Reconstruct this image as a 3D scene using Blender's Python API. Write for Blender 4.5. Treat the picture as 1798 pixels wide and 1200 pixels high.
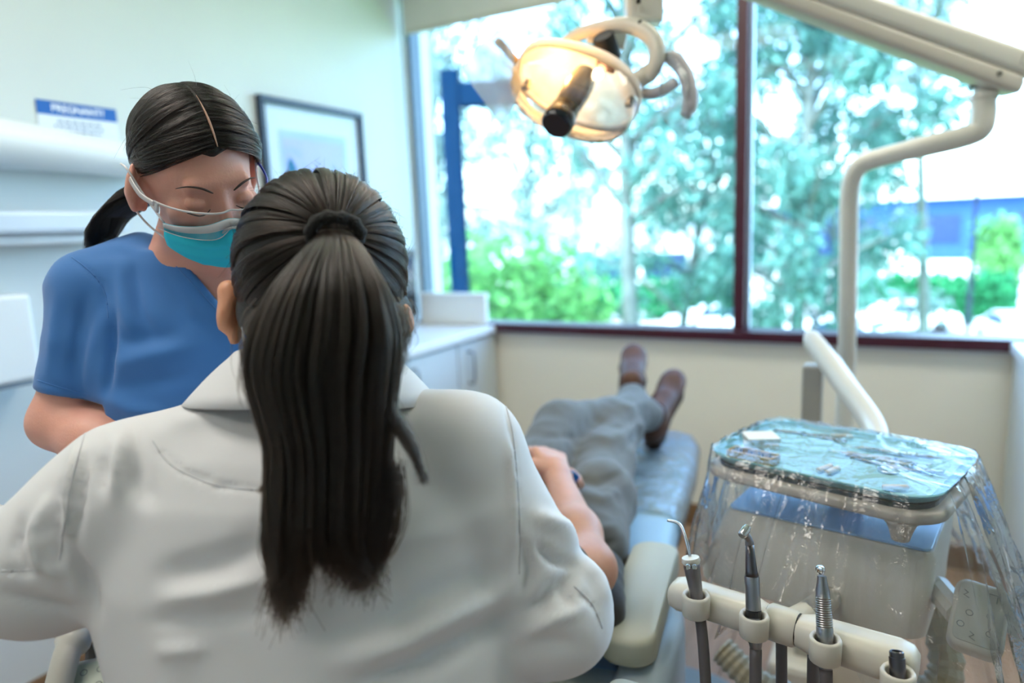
import bpy, bmesh, math, random
import numpy as np
from mathutils import Vector, Matrix, Euler

for _o in list(bpy.data.objects):
    bpy.data.objects.remove(_o)
SC = bpy.context.scene
COL = SC.collection
V = Vector
rad = math.radians

# ------------------------------------------------------------------ camera
FPX, IW, IH = 1210.0, 1798, 1200
CAM_Z = 1.36
_yaw, _pit, _rol = rad(28.6), rad(9.2), rad(2.26)
CF = V((-math.sin(_yaw) * math.cos(_pit), math.cos(_yaw) * math.cos(_pit), -math.sin(_pit)))
_r0 = V((math.cos(_yaw), math.sin(_yaw), 0)); _u0 = _r0.cross(CF)
CR = _r0 * math.cos(_rol) - _u0 * math.sin(_rol)
CU = _u0 * math.cos(_rol) + _r0 * math.sin(_rol)
CC = V((0, 0, CAM_Z))
cam_d = bpy.data.cameras.new('camera'); cam = bpy.data.objects.new('camera', cam_d); COL.objects.link(cam)
cam.matrix_world = Matrix(((CR.x, CU.x, -CF.x, CC.x), (CR.y, CU.y, -CF.y, CC.y), (CR.z, CU.z, -CF.z, CC.z), (0, 0, 0, 1)))
cam_d.sensor_width = 36; cam_d.lens = 36 * FPX / IW
cam_d.clip_start = 0.05; cam_d.clip_end = 400
cam_d.dof.use_dof = True; cam_d.dof.focus_distance = 0.86; cam_d.dof.aperture_fstop = 2.0
SC.camera = cam

def pt(x, y, d):
    """surveyed point: bearing read off the photograph, d metres in front of the lens"""
    return CC + (CF + CR * ((x - IW / 2) / FPX) - CU * ((y - IH / 2) / FPX)) * d
def pz(x, y, z):
    d = CF + CR * ((x - IW / 2) / FPX) - CU * ((y - IH / 2) / FPX)
    return CC + d * ((z - CC.z) / d.z)
def py_(x, y, Y):
    d = CF + CR * ((x - IW / 2) / FPX) - CU * ((y - IH / 2) / FPX)
    return CC + d * (Y / d.y)
def px_(x, y, X):
    d = CF + CR * ((x - IW / 2) / FPX) - CU * ((y - IH / 2) / FPX)
    return CC + d * (X / d.x)

# ------------------------------------------------------------------ light, sky, exposure
SC.view_settings.view_transform = 'Standard'; SC.view_settings.look = 'None'
SC.view_settings.exposure = 0.2; SC.view_settings.gamma = 1.0
SC.view_settings.use_curve_mapping = False
world = bpy.data.worlds.new('sky'); SC.world = world; world.use_nodes = True
_nt = world.node_tree; _nt.nodes.clear()
_sky = _nt.nodes.new('ShaderNodeTexSky'); _sky.sky_type = 'NISHITA'; _sky.sun_disc = False
_sky.sun_elevation = rad(52); _sky.sun_rotation = rad(200); _sky.dust_density = 2.5; _sky.air_density = 1.0
_hs = _nt.nodes.new('ShaderNodeHueSaturation'); _hs.inputs['Saturation'].default_value = 0.9
_bg = _nt.nodes.new('ShaderNodeBackground'); _bg.inputs['Strength'].default_value = 2.0
_wo = _nt.nodes.new('ShaderNodeOutputWorld')
_nt.links.new(_sky.outputs[0], _hs.inputs['Color']); _nt.links.new(_hs.outputs[0], _bg.inputs['Color']); _nt.links.new(_bg.outputs[0], _wo.inputs['Surface'])
sun_d = bpy.data.lights.new('sun', 'SUN'); sun = bpy.data.objects.new('sun', sun_d); COL.objects.link(sun)
sun_d.energy = 6.0; sun_d.angle = rad(0.6); sun_d.color = (1.0, 0.96, 0.9)
sun.rotation_euler = (rad(40), 0, rad(-25))       # high, from behind the building on the camera's side
CEIL_W = 10.5      # watts per ceiling light panel
CEIL_C = (1.0, 0.96, 0.90)
SC.cycles.use_denoising = True
SC.cycles.max_bounces = 5; SC.cycles.diffuse_bounces = 3; SC.cycles.glossy_bounces = 2; SC.cycles.transparent_max_bounces = 16
SC.cycles.transmission_bounces = 4; SC.cycles.sample_clamp_indirect = 5.0; SC.cycles.use_adaptive_sampling = True; SC.cycles.adaptive_threshold = 0.1
SC.cycles.caustics_reflective = False; SC.cycles.caustics_refractive = False

# ------------------------------------------------------------------ materials
MATS = {}
def lin(c):
    return tuple(((v / 255) / 12.92 if v / 255 <= 0.04045 else ((v / 255 + 0.055) / 1.055) ** 2.4) for v in c)
def mat(name, rgb, rough=0.5, metal=0.0, var=0.06, scale=8.0, bump=0.0, bscale=60.0, **kw):
    """principled material, sRGB 0-255 colour, procedural variation"""
    if name in MATS: return MATS[name]
    m = bpy.data.materials.new(name); m.use_nodes = True; nt = m.node_tree
    b = nt.nodes['Principled BSDF']; c = lin(rgb)
    tc = nt.nodes.new('ShaderNodeTexCoord')
    n = nt.nodes.new('ShaderNodeTexNoise'); n.inputs['Scale'].default_value = scale; n.inputs['Detail'].default_value = 4
    nt.links.new(tc.outputs['Object'], n.inputs['Vector'])
    r = nt.nodes.new('ShaderNodeValToRGB')
    r.color_ramp.elements[0].position = 0.3; r.color_ramp.elements[1].position = 0.7
    r.color_ramp.elements[0].color = tuple(max(0, v * (1 - var)) for v in c) + (1,)
    r.color_ramp.elements[1].color = tuple(min(1, v * (1 + var)) for v in c) + (1,)
    nt.links.new(n.outputs['Fac'], r.inputs['Fac']); nt.links.new(r.outputs[0], b.inputs['Base Color'])
    b.inputs['Roughness'].default_value = rough; b.inputs['Metallic'].default_value = metal
    if bump:
        n2 = nt.nodes.new('ShaderNodeTexNoise'); n2.inputs['Scale'].default_value = bscale; n2.inputs['Detail'].default_value = 3
        nt.links.new(tc.outputs['Object'], n2.inputs['Vector'])
        bp = nt.nodes.new('ShaderNodeBump'); bp.inputs['Strength'].default_value = bump; bp.inputs['Distance'].default_value = 0.01
        nt.links.new(n2.outputs['Fac'], bp.inputs['Height']); nt.links.new(bp.outputs[0], b.inputs['Normal'])
    for k, v in kw.items():
        b.inputs[k.replace('_', ' ')].default_value = v
    MATS[name] = m; return m

def film(name, tint=(1, 1, 1), gloss=0.10, rough=0.08, bump=0.0, bscale=30.0, fres=1.35, milky=0.0):
    """thin clear sheet: transparent with fresnel gloss (light passes straight through)"""
    if name in MATS: return MATS[name]
    m = bpy.data.materials.new(name); m.use_nodes = True; nt = m.node_tree; nt.nodes.clear()
    out = nt.nodes.new('ShaderNodeOutputMaterial'); tr = nt.nodes.new('ShaderNodeBsdfTransparent'); tr.inputs[0].default_value = tint + (1,)
    gl = nt.nodes.new('ShaderNodeBsdfGlossy'); gl.inputs['Roughness'].default_value = rough
    fr = nt.nodes.new('ShaderNodeFresnel'); fr.inputs['IOR'].default_value = fres
    ad = nt.nodes.new('ShaderNodeMath'); ad.operation = 'MULTIPLY_ADD'; ad.inputs[1].default_value = 1.0; ad.inputs[2].default_value = gloss; ad.use_clamp = True
    nt.links.new(fr.outputs[0], ad.inputs[0])
    mx = nt.nodes.new('ShaderNodeMixShader'); nt.links.new(ad.outputs[0], mx.inputs[0]); nt.links.new(tr.outputs[0], mx.inputs[1]); nt.links.new(gl.outputs[0], mx.inputs[2])
    last = mx
    if milky:
        df = nt.nodes.new('ShaderNodeBsdfDiffuse'); df.inputs[0].default_value = (.9, .93, .95, 1)
        tl = nt.nodes.new('ShaderNodeBsdfTranslucent'); tl.inputs[0].default_value = (.9, .93, .95, 1)
        m3 = nt.nodes.new('ShaderNodeMixShader'); m3.inputs[0].default_value = .5
        nt.links.new(df.outputs[0], m3.inputs[1]); nt.links.new(tl.outputs[0], m3.inputs[2])
        m2 = nt.nodes.new('ShaderNodeMixShader'); m2.inputs[0].default_value = milky
        nt.links.new(mx.outputs[0], m2.inputs[1]); nt.links.new(m3.outputs[0], m2.inputs[2]); last = m2
    nt.links.new(last.outputs[0], out.inputs[0])
    if bump:
        tc = nt.nodes.new('ShaderNodeTexCoord'); n2 = nt.nodes.new('ShaderNodeTexNoise'); n2.inputs['Scale'].default_value = bscale; n2.inputs['Detail'].default_value = 4
        n2.inputs['Distortion'].default_value = 1.0
        nt.links.new(tc.outputs['Object'], n2.inputs['Vector'])
        bp = nt.nodes.new('ShaderNodeBump'); bp.inputs['Strength'].default_value = bump; bp.inputs['Distance'].default_value = 0.02
        nt.links.new(n2.outputs['Fac'], bp.inputs['Height']); nt.links.new(bp.outputs[0], gl.inputs['Normal']); nt.links.new(bp.outputs[0], fr.inputs['Normal'])
    MATS[name] = m; return m

def emit(name, rgb, strength):
    if name in MATS: return MATS[name]
    m = bpy.data.materials.new(name); m.use_nodes = True; b = m.node_tree.nodes['Principled BSDF']
    b.inputs['Base Color'].default_value = lin(rgb) + (1,); b.inputs['Emission Color'].default_value = lin(rgb) + (1,); b.inputs['Emission Strength'].default_value = strength
    MATS[name] = m; return m

# ------------------------------------------------------------------ scene graph helpers
def put(name, me, m, parent=None, smooth=False, loc=None):
    if smooth:
        me.polygons.foreach_set('use_smooth', [True] * len(me.polygons))
    if m is not None: me.materials.append(m)
    o = bpy.data.objects.new(name, me); COL.objects.link(o)
    if parent is not None: o.parent = parent
    if loc is not None: o.location = loc
    return o
def bm_obj(name, bm, m, parent=None, smooth=False, loc=None, auto=None):
    me = bpy.data.meshes.new(name); bmesh.ops.recalc_face_normals(bm, faces=bm.faces[:]); bm.to_mesh(me); bm.free()
    o = put(name, me, m, parent, smooth or auto is not None, loc)
    if auto is not None:
        try: me.set_sharp_from_angle(angle=rad(auto))
        except Exception: pass
    return o
def tag(o, label, cat, group=None, kind=None):
    o['label'] = label; o['category'] = cat
    if group: o['group'] = group
    if kind: o['kind'] = kind
    return o
def thing(name, label, cat, loc=(0, 0, 0), rz=0.0, group=None):
    o = bpy.data.objects.new(name, None); COL.objects.link(o); o.location = loc; o.rotation_euler = (0, 0, rz); o.empty_display_size = .05
    return tag(o, label, cat, group)
def struct(o, label=None, cat=None):
    o['kind'] = 'structure'
    if label: o['label'] = label
    if cat: o['category'] = cat
    return o

# ------------------------------------------------------------------ bmesh shapes
def box(bm, x0, x1, y0, y1, z0, z1, M=None):
    vs = [bm.verts.new((x, y, z)) for z in (z0, z1) for y in (y0, y1) for x in (x0, x1)]
    for f in ((0, 1, 3, 2), (4, 6, 7, 5), (0, 4, 5, 1), (2, 3, 7, 6), (0, 2, 6, 4), (1, 5, 7, 3)):
        bm.faces.new([vs[i] for i in f])
    if M is not None:
        for v in vs: v.co = M @ v.co
    return vs
def rbox(bm, x0, x1, y0, y1, z0, z1, r=0.005, seg=2, M=None):
    t = bmesh.new(); box(t, x0, x1, y0, y1, z0, z1)
    bmesh.ops.bevel(t, geom=t.edges[:] , offset=r, segments=seg, profile=0.5, affect='EDGES')
    merge(bm, t, M)
def merge(bm, t, M=None):
    mp = {}
    for v in t.verts: mp[v] = bm.verts.new(M @ v.co if M is not None else v.co)
    for f in t.faces:
        try: bm.faces.new([mp[v] for v in f.verts])
        except ValueError: pass
    t.free()
def frames(pts):
    pts = [V(p) for p in pts]; n = len(pts); T = []
    for i in range(n):
        a = pts[max(0, i - 1)]; b = pts[min(n - 1, i + 1)]; T.append((b - a).normalized())
    ref = V((0, 0, 1)) if abs(T[0].z) < 0.9 else V((1, 0, 0))
    N = (ref - T[0] * ref.dot(T[0])).normalized(); out = []
    for i in range(n):
        N = (N - T[i] * N.dot(T[i])).normalized(); out.append((pts[i], T[i], N, T[i].cross(N)))
    return out
def tube(bm, pts, r, seg=10, cap=True, flat=1.0):
    """tube through points; r a number or list; flat squashes the second axis"""
    fr = frames(pts); rs = r if isinstance(r, (list, tuple)) else [r] * len(fr); rings = []
    for (p, t, n, b), q in zip(fr, rs):
        rings.append([bm.verts.new(p + n * (q * math.cos(a)) + b * (q * flat * math.sin(a))) for a in (2 * math.pi * k / seg for k in range(seg))])
    for A, B in zip(rings, rings[1:]):
        for k in range(seg): bm.faces.new((A[k], A[(k + 1) % seg], B[(k + 1) % seg], B[k]))
    if cap:
        bm.faces.new(rings[0][::-1]); bm.faces.new(rings[-1])
    return rings
def smooth_path(pts, n=8, closed=False):
    """catmull-rom through points"""
    pts = [V(p) for p in pts]; out = []
    m = len(pts)
    for i in range(m - 1):
        p0 = pts[max(0, i - 1)]; p1 = pts[i]; p2 = pts[i + 1]; p3 = pts[min(m - 1, i + 2)]
        for k in range(n):
            t = k / n
            out.append(0.5 * ((2 * p1) + (p2 - p0) * t + (2 * p0 - 5 * p1 + 4 * p2 - p3) * t * t + (3 * p1 - p0 - 3 * p2 + p3) * t ** 3))
    out.append(pts[-1]); return out
def lathe(bm, prof, M=None, seg=20, cap=True):
    """profile [(r, z)...] turned about z then moved by M"""
    rings = []
    for r, z in prof:
        rings.append([bm.verts.new((M @ V((r * math.cos(a), r * math.sin(a), z))) if M is not None else (r * math.cos(a), r * math.sin(a), z)) for a in (2 * math.pi * k / seg for k in range(seg))])
    for A, B in zip(rings, rings[1:]):
        for k in range(seg): bm.faces.new((A[k], A[(k + 1) % seg], B[(k + 1) % seg], B[k]))
    if cap:
        if prof[0][0] > 1e-6: bm.faces.new(rings[0][::-1])
        if prof[-1][0] > 1e-6: bm.faces.new(rings[-1])
    return rings
def axis_mat(p, d, up=None):
    """matrix with z along d at p"""
    z = V(d).normalized(); up = V(up) if up is not None else (V((0, 0, 1)) if abs(z.z) < .95 else V((0, 1, 0)))
    x = up.cross(z).normalized(); y = z.cross(x)
    return Matrix(((x.x, y.x, z.x, p[0]), (x.y, y.y, z.y, p[1]), (x.z, y.z, z.z, p[2]), (0, 0, 0, 1)))
def rrect(w, h, r, n=5):
    """rounded rectangle outline, centred"""
    o = []
    for cx, cy, a0 in ((w / 2 - r, h / 2 - r, 0), (-w / 2 + r, h / 2 - r, 90), (-w / 2 + r, -h / 2 + r, 180), (w / 2 - r, -h / 2 + r, 270)):
        for k in range(n + 1):
            a = rad(a0 + 90 * k / n); o.append((cx + r * math.cos(a), cy + r * math.sin(a)))
    return o
def loft(bm, rings, cap0=True, cap1=True):
    """rings: lists of equal length of points"""
    R = [[bm.verts.new(p) for p in ring] for ring in rings]; n = len(R[0])
    for A, B in zip(R, R[1:]):
        for k in range(n): bm.faces.new((A[k], A[(k + 1) % n], B[(k + 1) % n], B[k]))
    if cap0: bm.faces.new(R[0][::-1])
    if cap1: bm.faces.new(R[-1])
    return R
def slab(bm, outline, z0, z1, M=None, bev=0.0):
    """outline (x, y) extruded z0..z1, soft rim"""
    c = sum((V((x, y)) for x, y in outline), V((0, 0))) / len(outline)
    def ring(z, ins):
        o = []
        for x, y in outline:
            d = V((x, y)) - c; L = d.length; d = d * ((L - ins) / L) if L > 0 else d
            p = V((c.x + d.x, c.y + d.y, z)); o.append(M @ p if M is not None else p)
        return o
    rings = [ring(z0, bev), ring(z0 + bev * .4, bev * .2), ring(z0 + bev, 0), ring(z1 - bev, 0), ring(z1 - bev * .4, bev * .2), ring(z1, bev)] if bev else [ring(z0, 0), ring(z1, 0)]
    return loft(bm, rings)
def grid_mesh(bm, P, closed_u=False):
    """P[i][j] points -> quads"""
    R = [[bm.verts.new(p) for p in row] for row in P]
    for A, B in zip(R, R[1:]):
        for k in range(len(A) - 1): bm.faces.new((A[k], A[k + 1], B[k + 1], B[k]))
        if closed_u: bm.faces.new((A[-1], A[0], B[0], B[-1]))
    return R

# ------------------------------------------------------------------ signed-distance modelling of soft bodies
def _arr(v): return np.array(v, dtype=np.float32)
class Body:
    """smooth union of tapered capsules / ellipsoids polygonised with surface nets"""
    def __init__(s, res, k=0.02): s.res = res; s.k = k; s.ops = []; s.lo = _arr([9, 9, 9]); s.hi = -s.lo
    def _b(s, p, r):
        p = _arr(p); s.lo = np.minimum(s.lo, p - r); s.hi = np.maximum(s.hi, p + r)
    def cap(s, a, ra, b, rb, k=None):
        s._b(a, ra); s._b(b, rb); s.ops.append(('c', _arr(a), float(ra), _arr(b), float(rb), k)); return s
    def chain(s, pts, k=None):
        for (a, ra), (b, rb) in zip(pts, pts[1:]): s.cap(a, ra, b, rb, k)
        return s
    def ell(s, c, r, M=None, k=None, sub=False):
        if not sub: s._b(c, max(r))
        R = np.eye(3, dtype=np.float32) if M is None else np.array([[M[i][j] for j in range(3)] for i in range(3)], dtype=np.float32)
        s.ops.append(('e', _arr(c), _arr(r), R, sub, k)); return s
    def fn(s, f): s.ops.append(('f', f)); return s          # f(X, d) -> d
    def mesh(s, name, pad=0.03, lo=None, hi=None):
        lo = s.lo - pad if lo is None else _arr(lo); hi = s.hi + pad if hi is None else _arr(hi)
        n = np.maximum(4, np.ceil((hi - lo) / s.res).astype(int) + 1)
        ax = [lo[i] + s.res * np.arange(n[i], dtype=np.float32) for i in range(3)]
        d = np.full(n, 1e3, np.float32)
        for op in s.ops:
            if op[0] == 'f':
                G = np.stack(np.meshgrid(*ax, indexing='ij'), -1); d = op[1](G, d); continue
            k = s.k if op[-1] is None else op[-1]
            # only evaluate near the primitive
            if op[0] == 'c': mn = np.minimum(op[1] - op[2], op[3] - op[4]); mxx = np.maximum(op[1] + op[2], op[3] + op[4])
            else: mn = op[1] - op[2].max(); mxx = op[1] + op[2].max()
            m = max(0.05, 2.2 * k, 4 * s.res)
            i0 = np.clip(((mn - m - lo) / s.res).astype(int), 0, n - 1); i1 = np.clip(((mxx + m - lo) / s.res).astype(int) + 2, 1, n)
            if (i1 <= i0).any(): continue
            sl = tuple(slice(a, b) for a, b in zip(i0, i1))
            G = np.stack(np.meshgrid(*[ax[i][sl[i]] for i in range(3)], indexing='ij'), -1)
            if op[0] == 'c':
                _, a, ra, b, rb, _k = op; ba = b - a; L = float(ba @ ba) + 1e-9
                t = np.clip(((G - a) @ ba) / L, 0, 1)
                e = np.linalg.norm(G - a - t[..., None] * ba, axis=-1) - (ra + (rb - ra) * t)
            else:
                _, c, r, R, sub, _k = op; q = (G - c) @ R
                k0 = np.linalg.norm(q / r, axis=-1); k1 = np.linalg.norm(q / (r * r), axis=-1) + 1e-9; e = k0 * (k0 - 1) / k1
            cur = d[sl]
            if op[0] == 'e' and op[4]:
                h = np.clip(.5 - .5 * (cur + e) / k, 0, 1) if k > 0 else (cur < -e) * 1.0
                d[sl] = cur + (-e - cur) * h + k * h * (1 - h)
            else:
                h = np.clip(.5 + .5 * (cur - e) / max(k, 1e-6), 0, 1); d[sl] = cur + (e - cur) * h - k * h * (1 - h)
        return nets(name, d, lo, s.res)
def nets(name, d, lo, res):
    ins = d < 0
    nx, ny, nz = d.shape; C = np.zeros((nx - 1, ny - 1, nz - 1), np.int8)
    for i in (0, 1):
        for j in (0, 1):
            for k in (0, 1): C += ins[i:nx - 1 + i, j:ny - 1 + j, k:nz - 1 + k]
    cells = np.argwhere((C > 0) & (C < 8)); idx = -np.ones(C.shape, np.int64); idx[tuple(cells.T)] = np.arange(len(cells))
    acc = np.zeros((len(cells), 3)); cnt = np.zeros(len(cells))
    offs = [(i, j, k) for i in (0, 1) for j in (0, 1) for k in (0, 1)]
    cv = {o: d[cells[:, 0] + o[0], cells[:, 1] + o[1], cells[:, 2] + o[2]] for o in offs}
    for a in offs:
        for ax in range(3):
            if a[ax] == 0:
                b = list(a); b[ax] = 1; b = tuple(b); m = (cv[a] < 0) != (cv[b] < 0)
                t = cv[a][m] / (cv[a][m] - cv[b][m]); p = np.tile(np.array(a, float), (m.sum(), 1)); p[:, ax] += t
                acc[m] += p; cnt[m] += 1
    verts = lo + (cells + acc / np.maximum(cnt, 1)[:, None]) * res
    quads = []
    for ax in range(3):
        sl0 = [slice(None)] * 3; sl1 = [slice(None)] * 3; sl0[ax] = slice(0, -1); sl1[ax] = slice(1, None)
        A = ins[tuple(sl0)]; B = ins[tuple(sl1)]; e = np.argwhere(A != B); o1, o2 = [i for i in range(3) if i != ax]
        e = e[(e[:, o1] > 0) & (e[:, o2] > 0) & (e[:, o1] < d.shape[o1] - 1) & (e[:, o2] < d.shape[o2] - 1)]
        fl = A[tuple(e.T)]
        def g(da, db):
            q = e.copy(); q[:, o1] += da; q[:, o2] += db; return idx[tuple(q.T)]
        q = np.stack([g(-1, -1), g(0, -1), g(0, 0), g(-1, 0)], 1)
        flip = fl if ax != 1 else ~fl
        q[~flip] = q[~flip][:, ::-1]; quads.append(q)
    q = np.concatenate(quads); q = q[(q >= 0).all(1)]
    return mesh_np(name, verts, q)
def mesh_np(name, verts, quads):
    me = bpy.data.meshes.new(name); nv, nf = len(verts), len(quads); w = quads.shape[1]
    me.vertices.add(nv); me.vertices.foreach_set('co', np.asarray(verts, np.float32).ravel())
    me.loops.add(nf * w); me.loops.foreach_set('vertex_index', np.asarray(quads, np.int32).ravel())
    me.polygons.add(nf); me.polygons.foreach_set('loop_start', np.arange(0, nf * w, w, dtype=np.int32))
    me.update(calc_edges=True); me.validate(); return me
def relax(me, it=2, f=0.5):
    n = len(me.vertices); co = np.empty(n * 3, np.float32); me.vertices.foreach_get('co', co); co = co.reshape(n, 3)
    e = np.empty(len(me.edges) * 2, np.int32); me.edges.foreach_get('vertices', e); e = e.reshape(-1, 2)
    deg = np.bincount(e.ravel(), minlength=n).astype(np.float32)[:, None]
    for _ in range(it):
        s = np.zeros_like(co)
        for c in range(3):
            s[:, c] = np.bincount(e[:, 0], co[e[:, 1], c], n) + np.bincount(e[:, 1], co[e[:, 0], c], n)
        co = co + f * (s / np.maximum(deg, 1) - co)
    me.vertices.foreach_set('co', co.ravel()); me.update()
def np3(v): return np.array([v[0], v[1], v[2]], np.float32)
def hair_obj(name, strands, radius, m, parent=None, tip=0.35):
    """strands: array (n, k, 3) world points -> curves object"""
    strands = np.asarray(strands, np.float32); n, k, _ = strands.shape
    hc = bpy.data.hair_curves.new(name); hc.add_curves([k] * n)
    hc.position_data.foreach_set('vector', strands.ravel())
    a = hc.attributes.get('radius') or hc.attributes.new('radius', 'FLOAT', 'POINT')
    rr = np.linspace(1, tip, k) * radius
    a.data.foreach_set('value', np.tile(rr, n).astype(np.float32))
    hc.materials.append(m); o = bpy.data.objects.new(name, hc); COL.objects.link(o)
    if parent is not None: o.parent = parent
    return o
def hair_mat(name, rgb, rough=0.3):
    if name in MATS: return MATS[name]
    m = bpy.data.materials.new(name); m.use_nodes = True; nt = m.node_tree; nt.nodes.clear()
    o = nt.nodes.new('ShaderNodeOutputMaterial'); h = nt.nodes.new('ShaderNodeBsdfHairPrincipled')
    h.parametrization = 'COLOR'; hi = nt.nodes.new('ShaderNodeHairInfo'); rp = nt.nodes.new('ShaderNodeValToRGB'); c = lin(rgb)
    rp.color_ramp.elements[0].color = tuple(v * .25 for v in c) + (1,); rp.color_ramp.elements[1].color = tuple(v * 2.6 for v in c) + (1,)
    nt.links.new(hi.outputs['Random'], rp.inputs[0]); nt.links.new(rp.outputs[0], h.inputs['Color'])
    h.inputs['Roughness'].default_value = rough; h.inputs['IOR'].default_value = 1.43; h.inputs['Radial Roughness'].default_value = .35; h.inputs['Random Roughness'].default_value = .2
    for q in h.inputs:
        if q.name == 'Random Color': q.default_value = .3
    nt.links.new(h.outputs[0], o.inputs[0]); MATS[name] = m; return m
# ================================================================== THE SETTING
XL, YW, XR, YB, ZC = -2.17, 2.99, 1.95, -1.9, 2.75
M_wall = mat('painted_wall', (208, 215, 214), .75, var=.02, scale=2, bump=.05, bscale=220)
M_wallw = mat('cream_wall', (240, 238, 224), .75, var=.02, scale=2, bump=.05, bscale=220)
M_ceil = mat('ceiling_paint', (238, 236, 228), .9, var=.02)
M_maroon = mat('maroon_frame', (66, 22, 38), .35, var=.1)
M_white = mat('white_enamel', (232, 234, 232), .35, var=.02)
M_base = mat('brown_baseboard', (128, 100, 70), .6, var=.15)

def wood_mat():
    m = mat('wood_floor', (168, 136, 112), .42, var=.25, scale=3)
    nt = m.node_tree; n = [x for x in nt.nodes if x.type == 'TEX_NOISE'][0]
    mp = nt.nodes.new('ShaderNodeMapping'); mp.inputs['Scale'].default_value = (9, .7, 1)
    tc = [x for x in nt.nodes if x.type == 'TEX_COORD'][0]; nt.links.new(tc.outputs['Object'], mp.inputs[0]); nt.links.new(mp.outputs[0], n.inputs['Vector'])
    return m
M_wood = wood_mat()
bm = bmesh.new(); box(bm, XL - .2, XR + .2, YB - .2, YW + .2, -.2, -.012)
floor = struct(bm_obj('floor', bm, mat('floor_underlay', (70, 58, 50), .8)), 'brown wood plank floor of the treatment room')
bm = bmesh.new(); rbox(bm, 0, .176, 0, 1.196, -.012, 0, .0015, 1); _pl = bpy.data.meshes.new('plank'); bm.to_mesh(_pl); bm.free(); _pl.materials.append(M_wood)
random.seed(3)
for i in range(24):
    x = XL + i * .178; y = YB - random.random() * 1.0
    while y < YW:
        if x < XR and y + 1.196 < YW + 1.2:
            o = bpy.data.objects.new('plank', _pl); COL.objects.link(o); o.parent = floor; o.location = (x, y, 0)
        y += 1.2
bm = bmesh.new(); box(bm, XL - .2, XR + .2, YB - .2, YW + .2, ZC, ZC + .15); struct(bm_obj('ceiling', bm, M_ceil), 'white ceiling over the treatment room')
bm = bmesh.new(); box(bm, XL - .2, XL, YB - .2, YW + .2, -.012, ZC); struct(bm_obj('wall_left', bm, M_wall), 'pale painted wall behind the woman in blue')
bm = bmesh.new(); box(bm, XR, XR + .2, YB - .2, YW + .2, -.012, ZC); struct(bm_obj('wall_right', bm, M_wall), 'pale wall to the right of the window')
bm = bmesh.new(); box(bm, XL, XR, YB - .2, YB, -.012, ZC); struct(bm_obj('wall_back', bm, M_wall), 'pale wall behind the viewer')
W0, W1, WZ0, WZ1 = XL + .004, 1.75, .862, 2.58
bm = bmesh.new()
box(bm, XL, XR, YW, YW + .2, -.012, WZ0); box(bm, XL, XR, YW, YW + .2, WZ1, ZC)
box(bm, XL, W0, YW, YW + .2, WZ0, WZ1); box(bm, W1, XR, YW, YW + .2, WZ0, WZ1)
struct(bm_obj('wall_window', bm, M_wallw), 'cream wall below and around the wide window')
bm = bmesh.new(); box(bm, XL, XR, YW - .012, YW, 0, .1); struct(bm_obj('baseboard_window', bm, M_base), 'brown baseboard under the window wall')
bm = bmesh.new(); box(bm, XL, XL + .012, YB, YW, 0, .1); struct(bm_obj('baseboard_left', bm, M_base), 'brown baseboard along the left wall')
bm = bmesh.new(); box(bm, XL + .3, XR, YW - .018, YW + .001, .846, .862); struct(bm_obj('trim_1', bm, M_white), 'thin white strip below the maroon window frame')

# window: frame, mullion, panes
win = bpy.data.objects.new('window_1', None); COL.objects.link(win); win.location = (0, YW + .03, 0); struct(win, 'wide window with maroon frame looking out on trees')
def wpart(name, x0, x1, y0, y1, z0, z1, m, r=.004):
    bm = bmesh.new(); rbox(bm, x0, x1, y0, y1, z0, z1, r, 2); return bm_obj(name, bm, m, win)
wpart('bottom_rail', W0, W1, -.075, .06, WZ0, .905, M_maroon)
wpart('top_rail', W0, W1, -.03, .06, WZ1 - .05, WZ1, M_maroon)
wpart('jamb', W0, W0 + .018, -.03, .06, .905, WZ1 - .05, mat('grey_jamb', (70, 96, 116), .4))
wpart('jamb', W1 - .04, W1, -.03, .06, .905, WZ1 - .05, M_maroon)
wpart('mullion', -.558, -.512, -.045, .06, .905, WZ1 - .05, M_maroon)
wpart('reveal_strip', -.512, -.497, .0, .03, .905, WZ1 - .05, mat('reveal_reflection', (176, 200, 216), .35, .6))  # light blue colour stands for the reflection on the mullion's reveal
M_glass = film('window_glass', (.64, .87, 1.0), 0.004, .0, fres=1.35)
for x0, x1 in ((W0 + .018, -.558), (-.497, W1 - .04)):
    bm = bmesh.new(); v = [bm.verts.new(p) for p in ((x0, .012, .905), (x1, .012, .905), (x1, .012, WZ1 - .05), (x0, .012, WZ1 - .05))]; bm.faces.new(v)
    bm_obj('pane', bm, M_glass, win)

# roller blind, let down a little way over the glass
bl = thing('roller_blind', 'pale roller blind rolled up at the top of the window', 'blind', (0, YW - .05, 2.33))
M_blind = mat('blind_fabric', (226, 224, 214), .8, var=.02, bump=.1, bscale=400)
bm = bmesh.new(); box(bm, XL + .03, XR - .1, -.001, .001, .01, .36); bm_obj('blind_fabric', bm, M_blind, bl)
bm = bmesh.new(); rbox(bm, XL + .03, XR - .1, -.008, .008, -.002, .022, .005, 2); bm_obj('bottom_bar', bm, mat('blind_bar', (206, 204, 192), .5), bl)
bm = bmesh.new(); tube(bm, [(XL + .03, 0, .385), (XR - .1, 0, .385)], .026, 14); bm_obj('roller', bm, M_blind, bl)
bm = bmesh.new(); tube(bm, smooth_path([(XL + .035, -.03, .36), (XL + .035, -.03, -.3), (XL + .042, -.028, -.75), (XL + .032, -.03, -1.1)], 6), .004, 6); bm_obj('pull_chain', bm, mat('chain_grey', (90, 96, 100), .5), bl)

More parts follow.
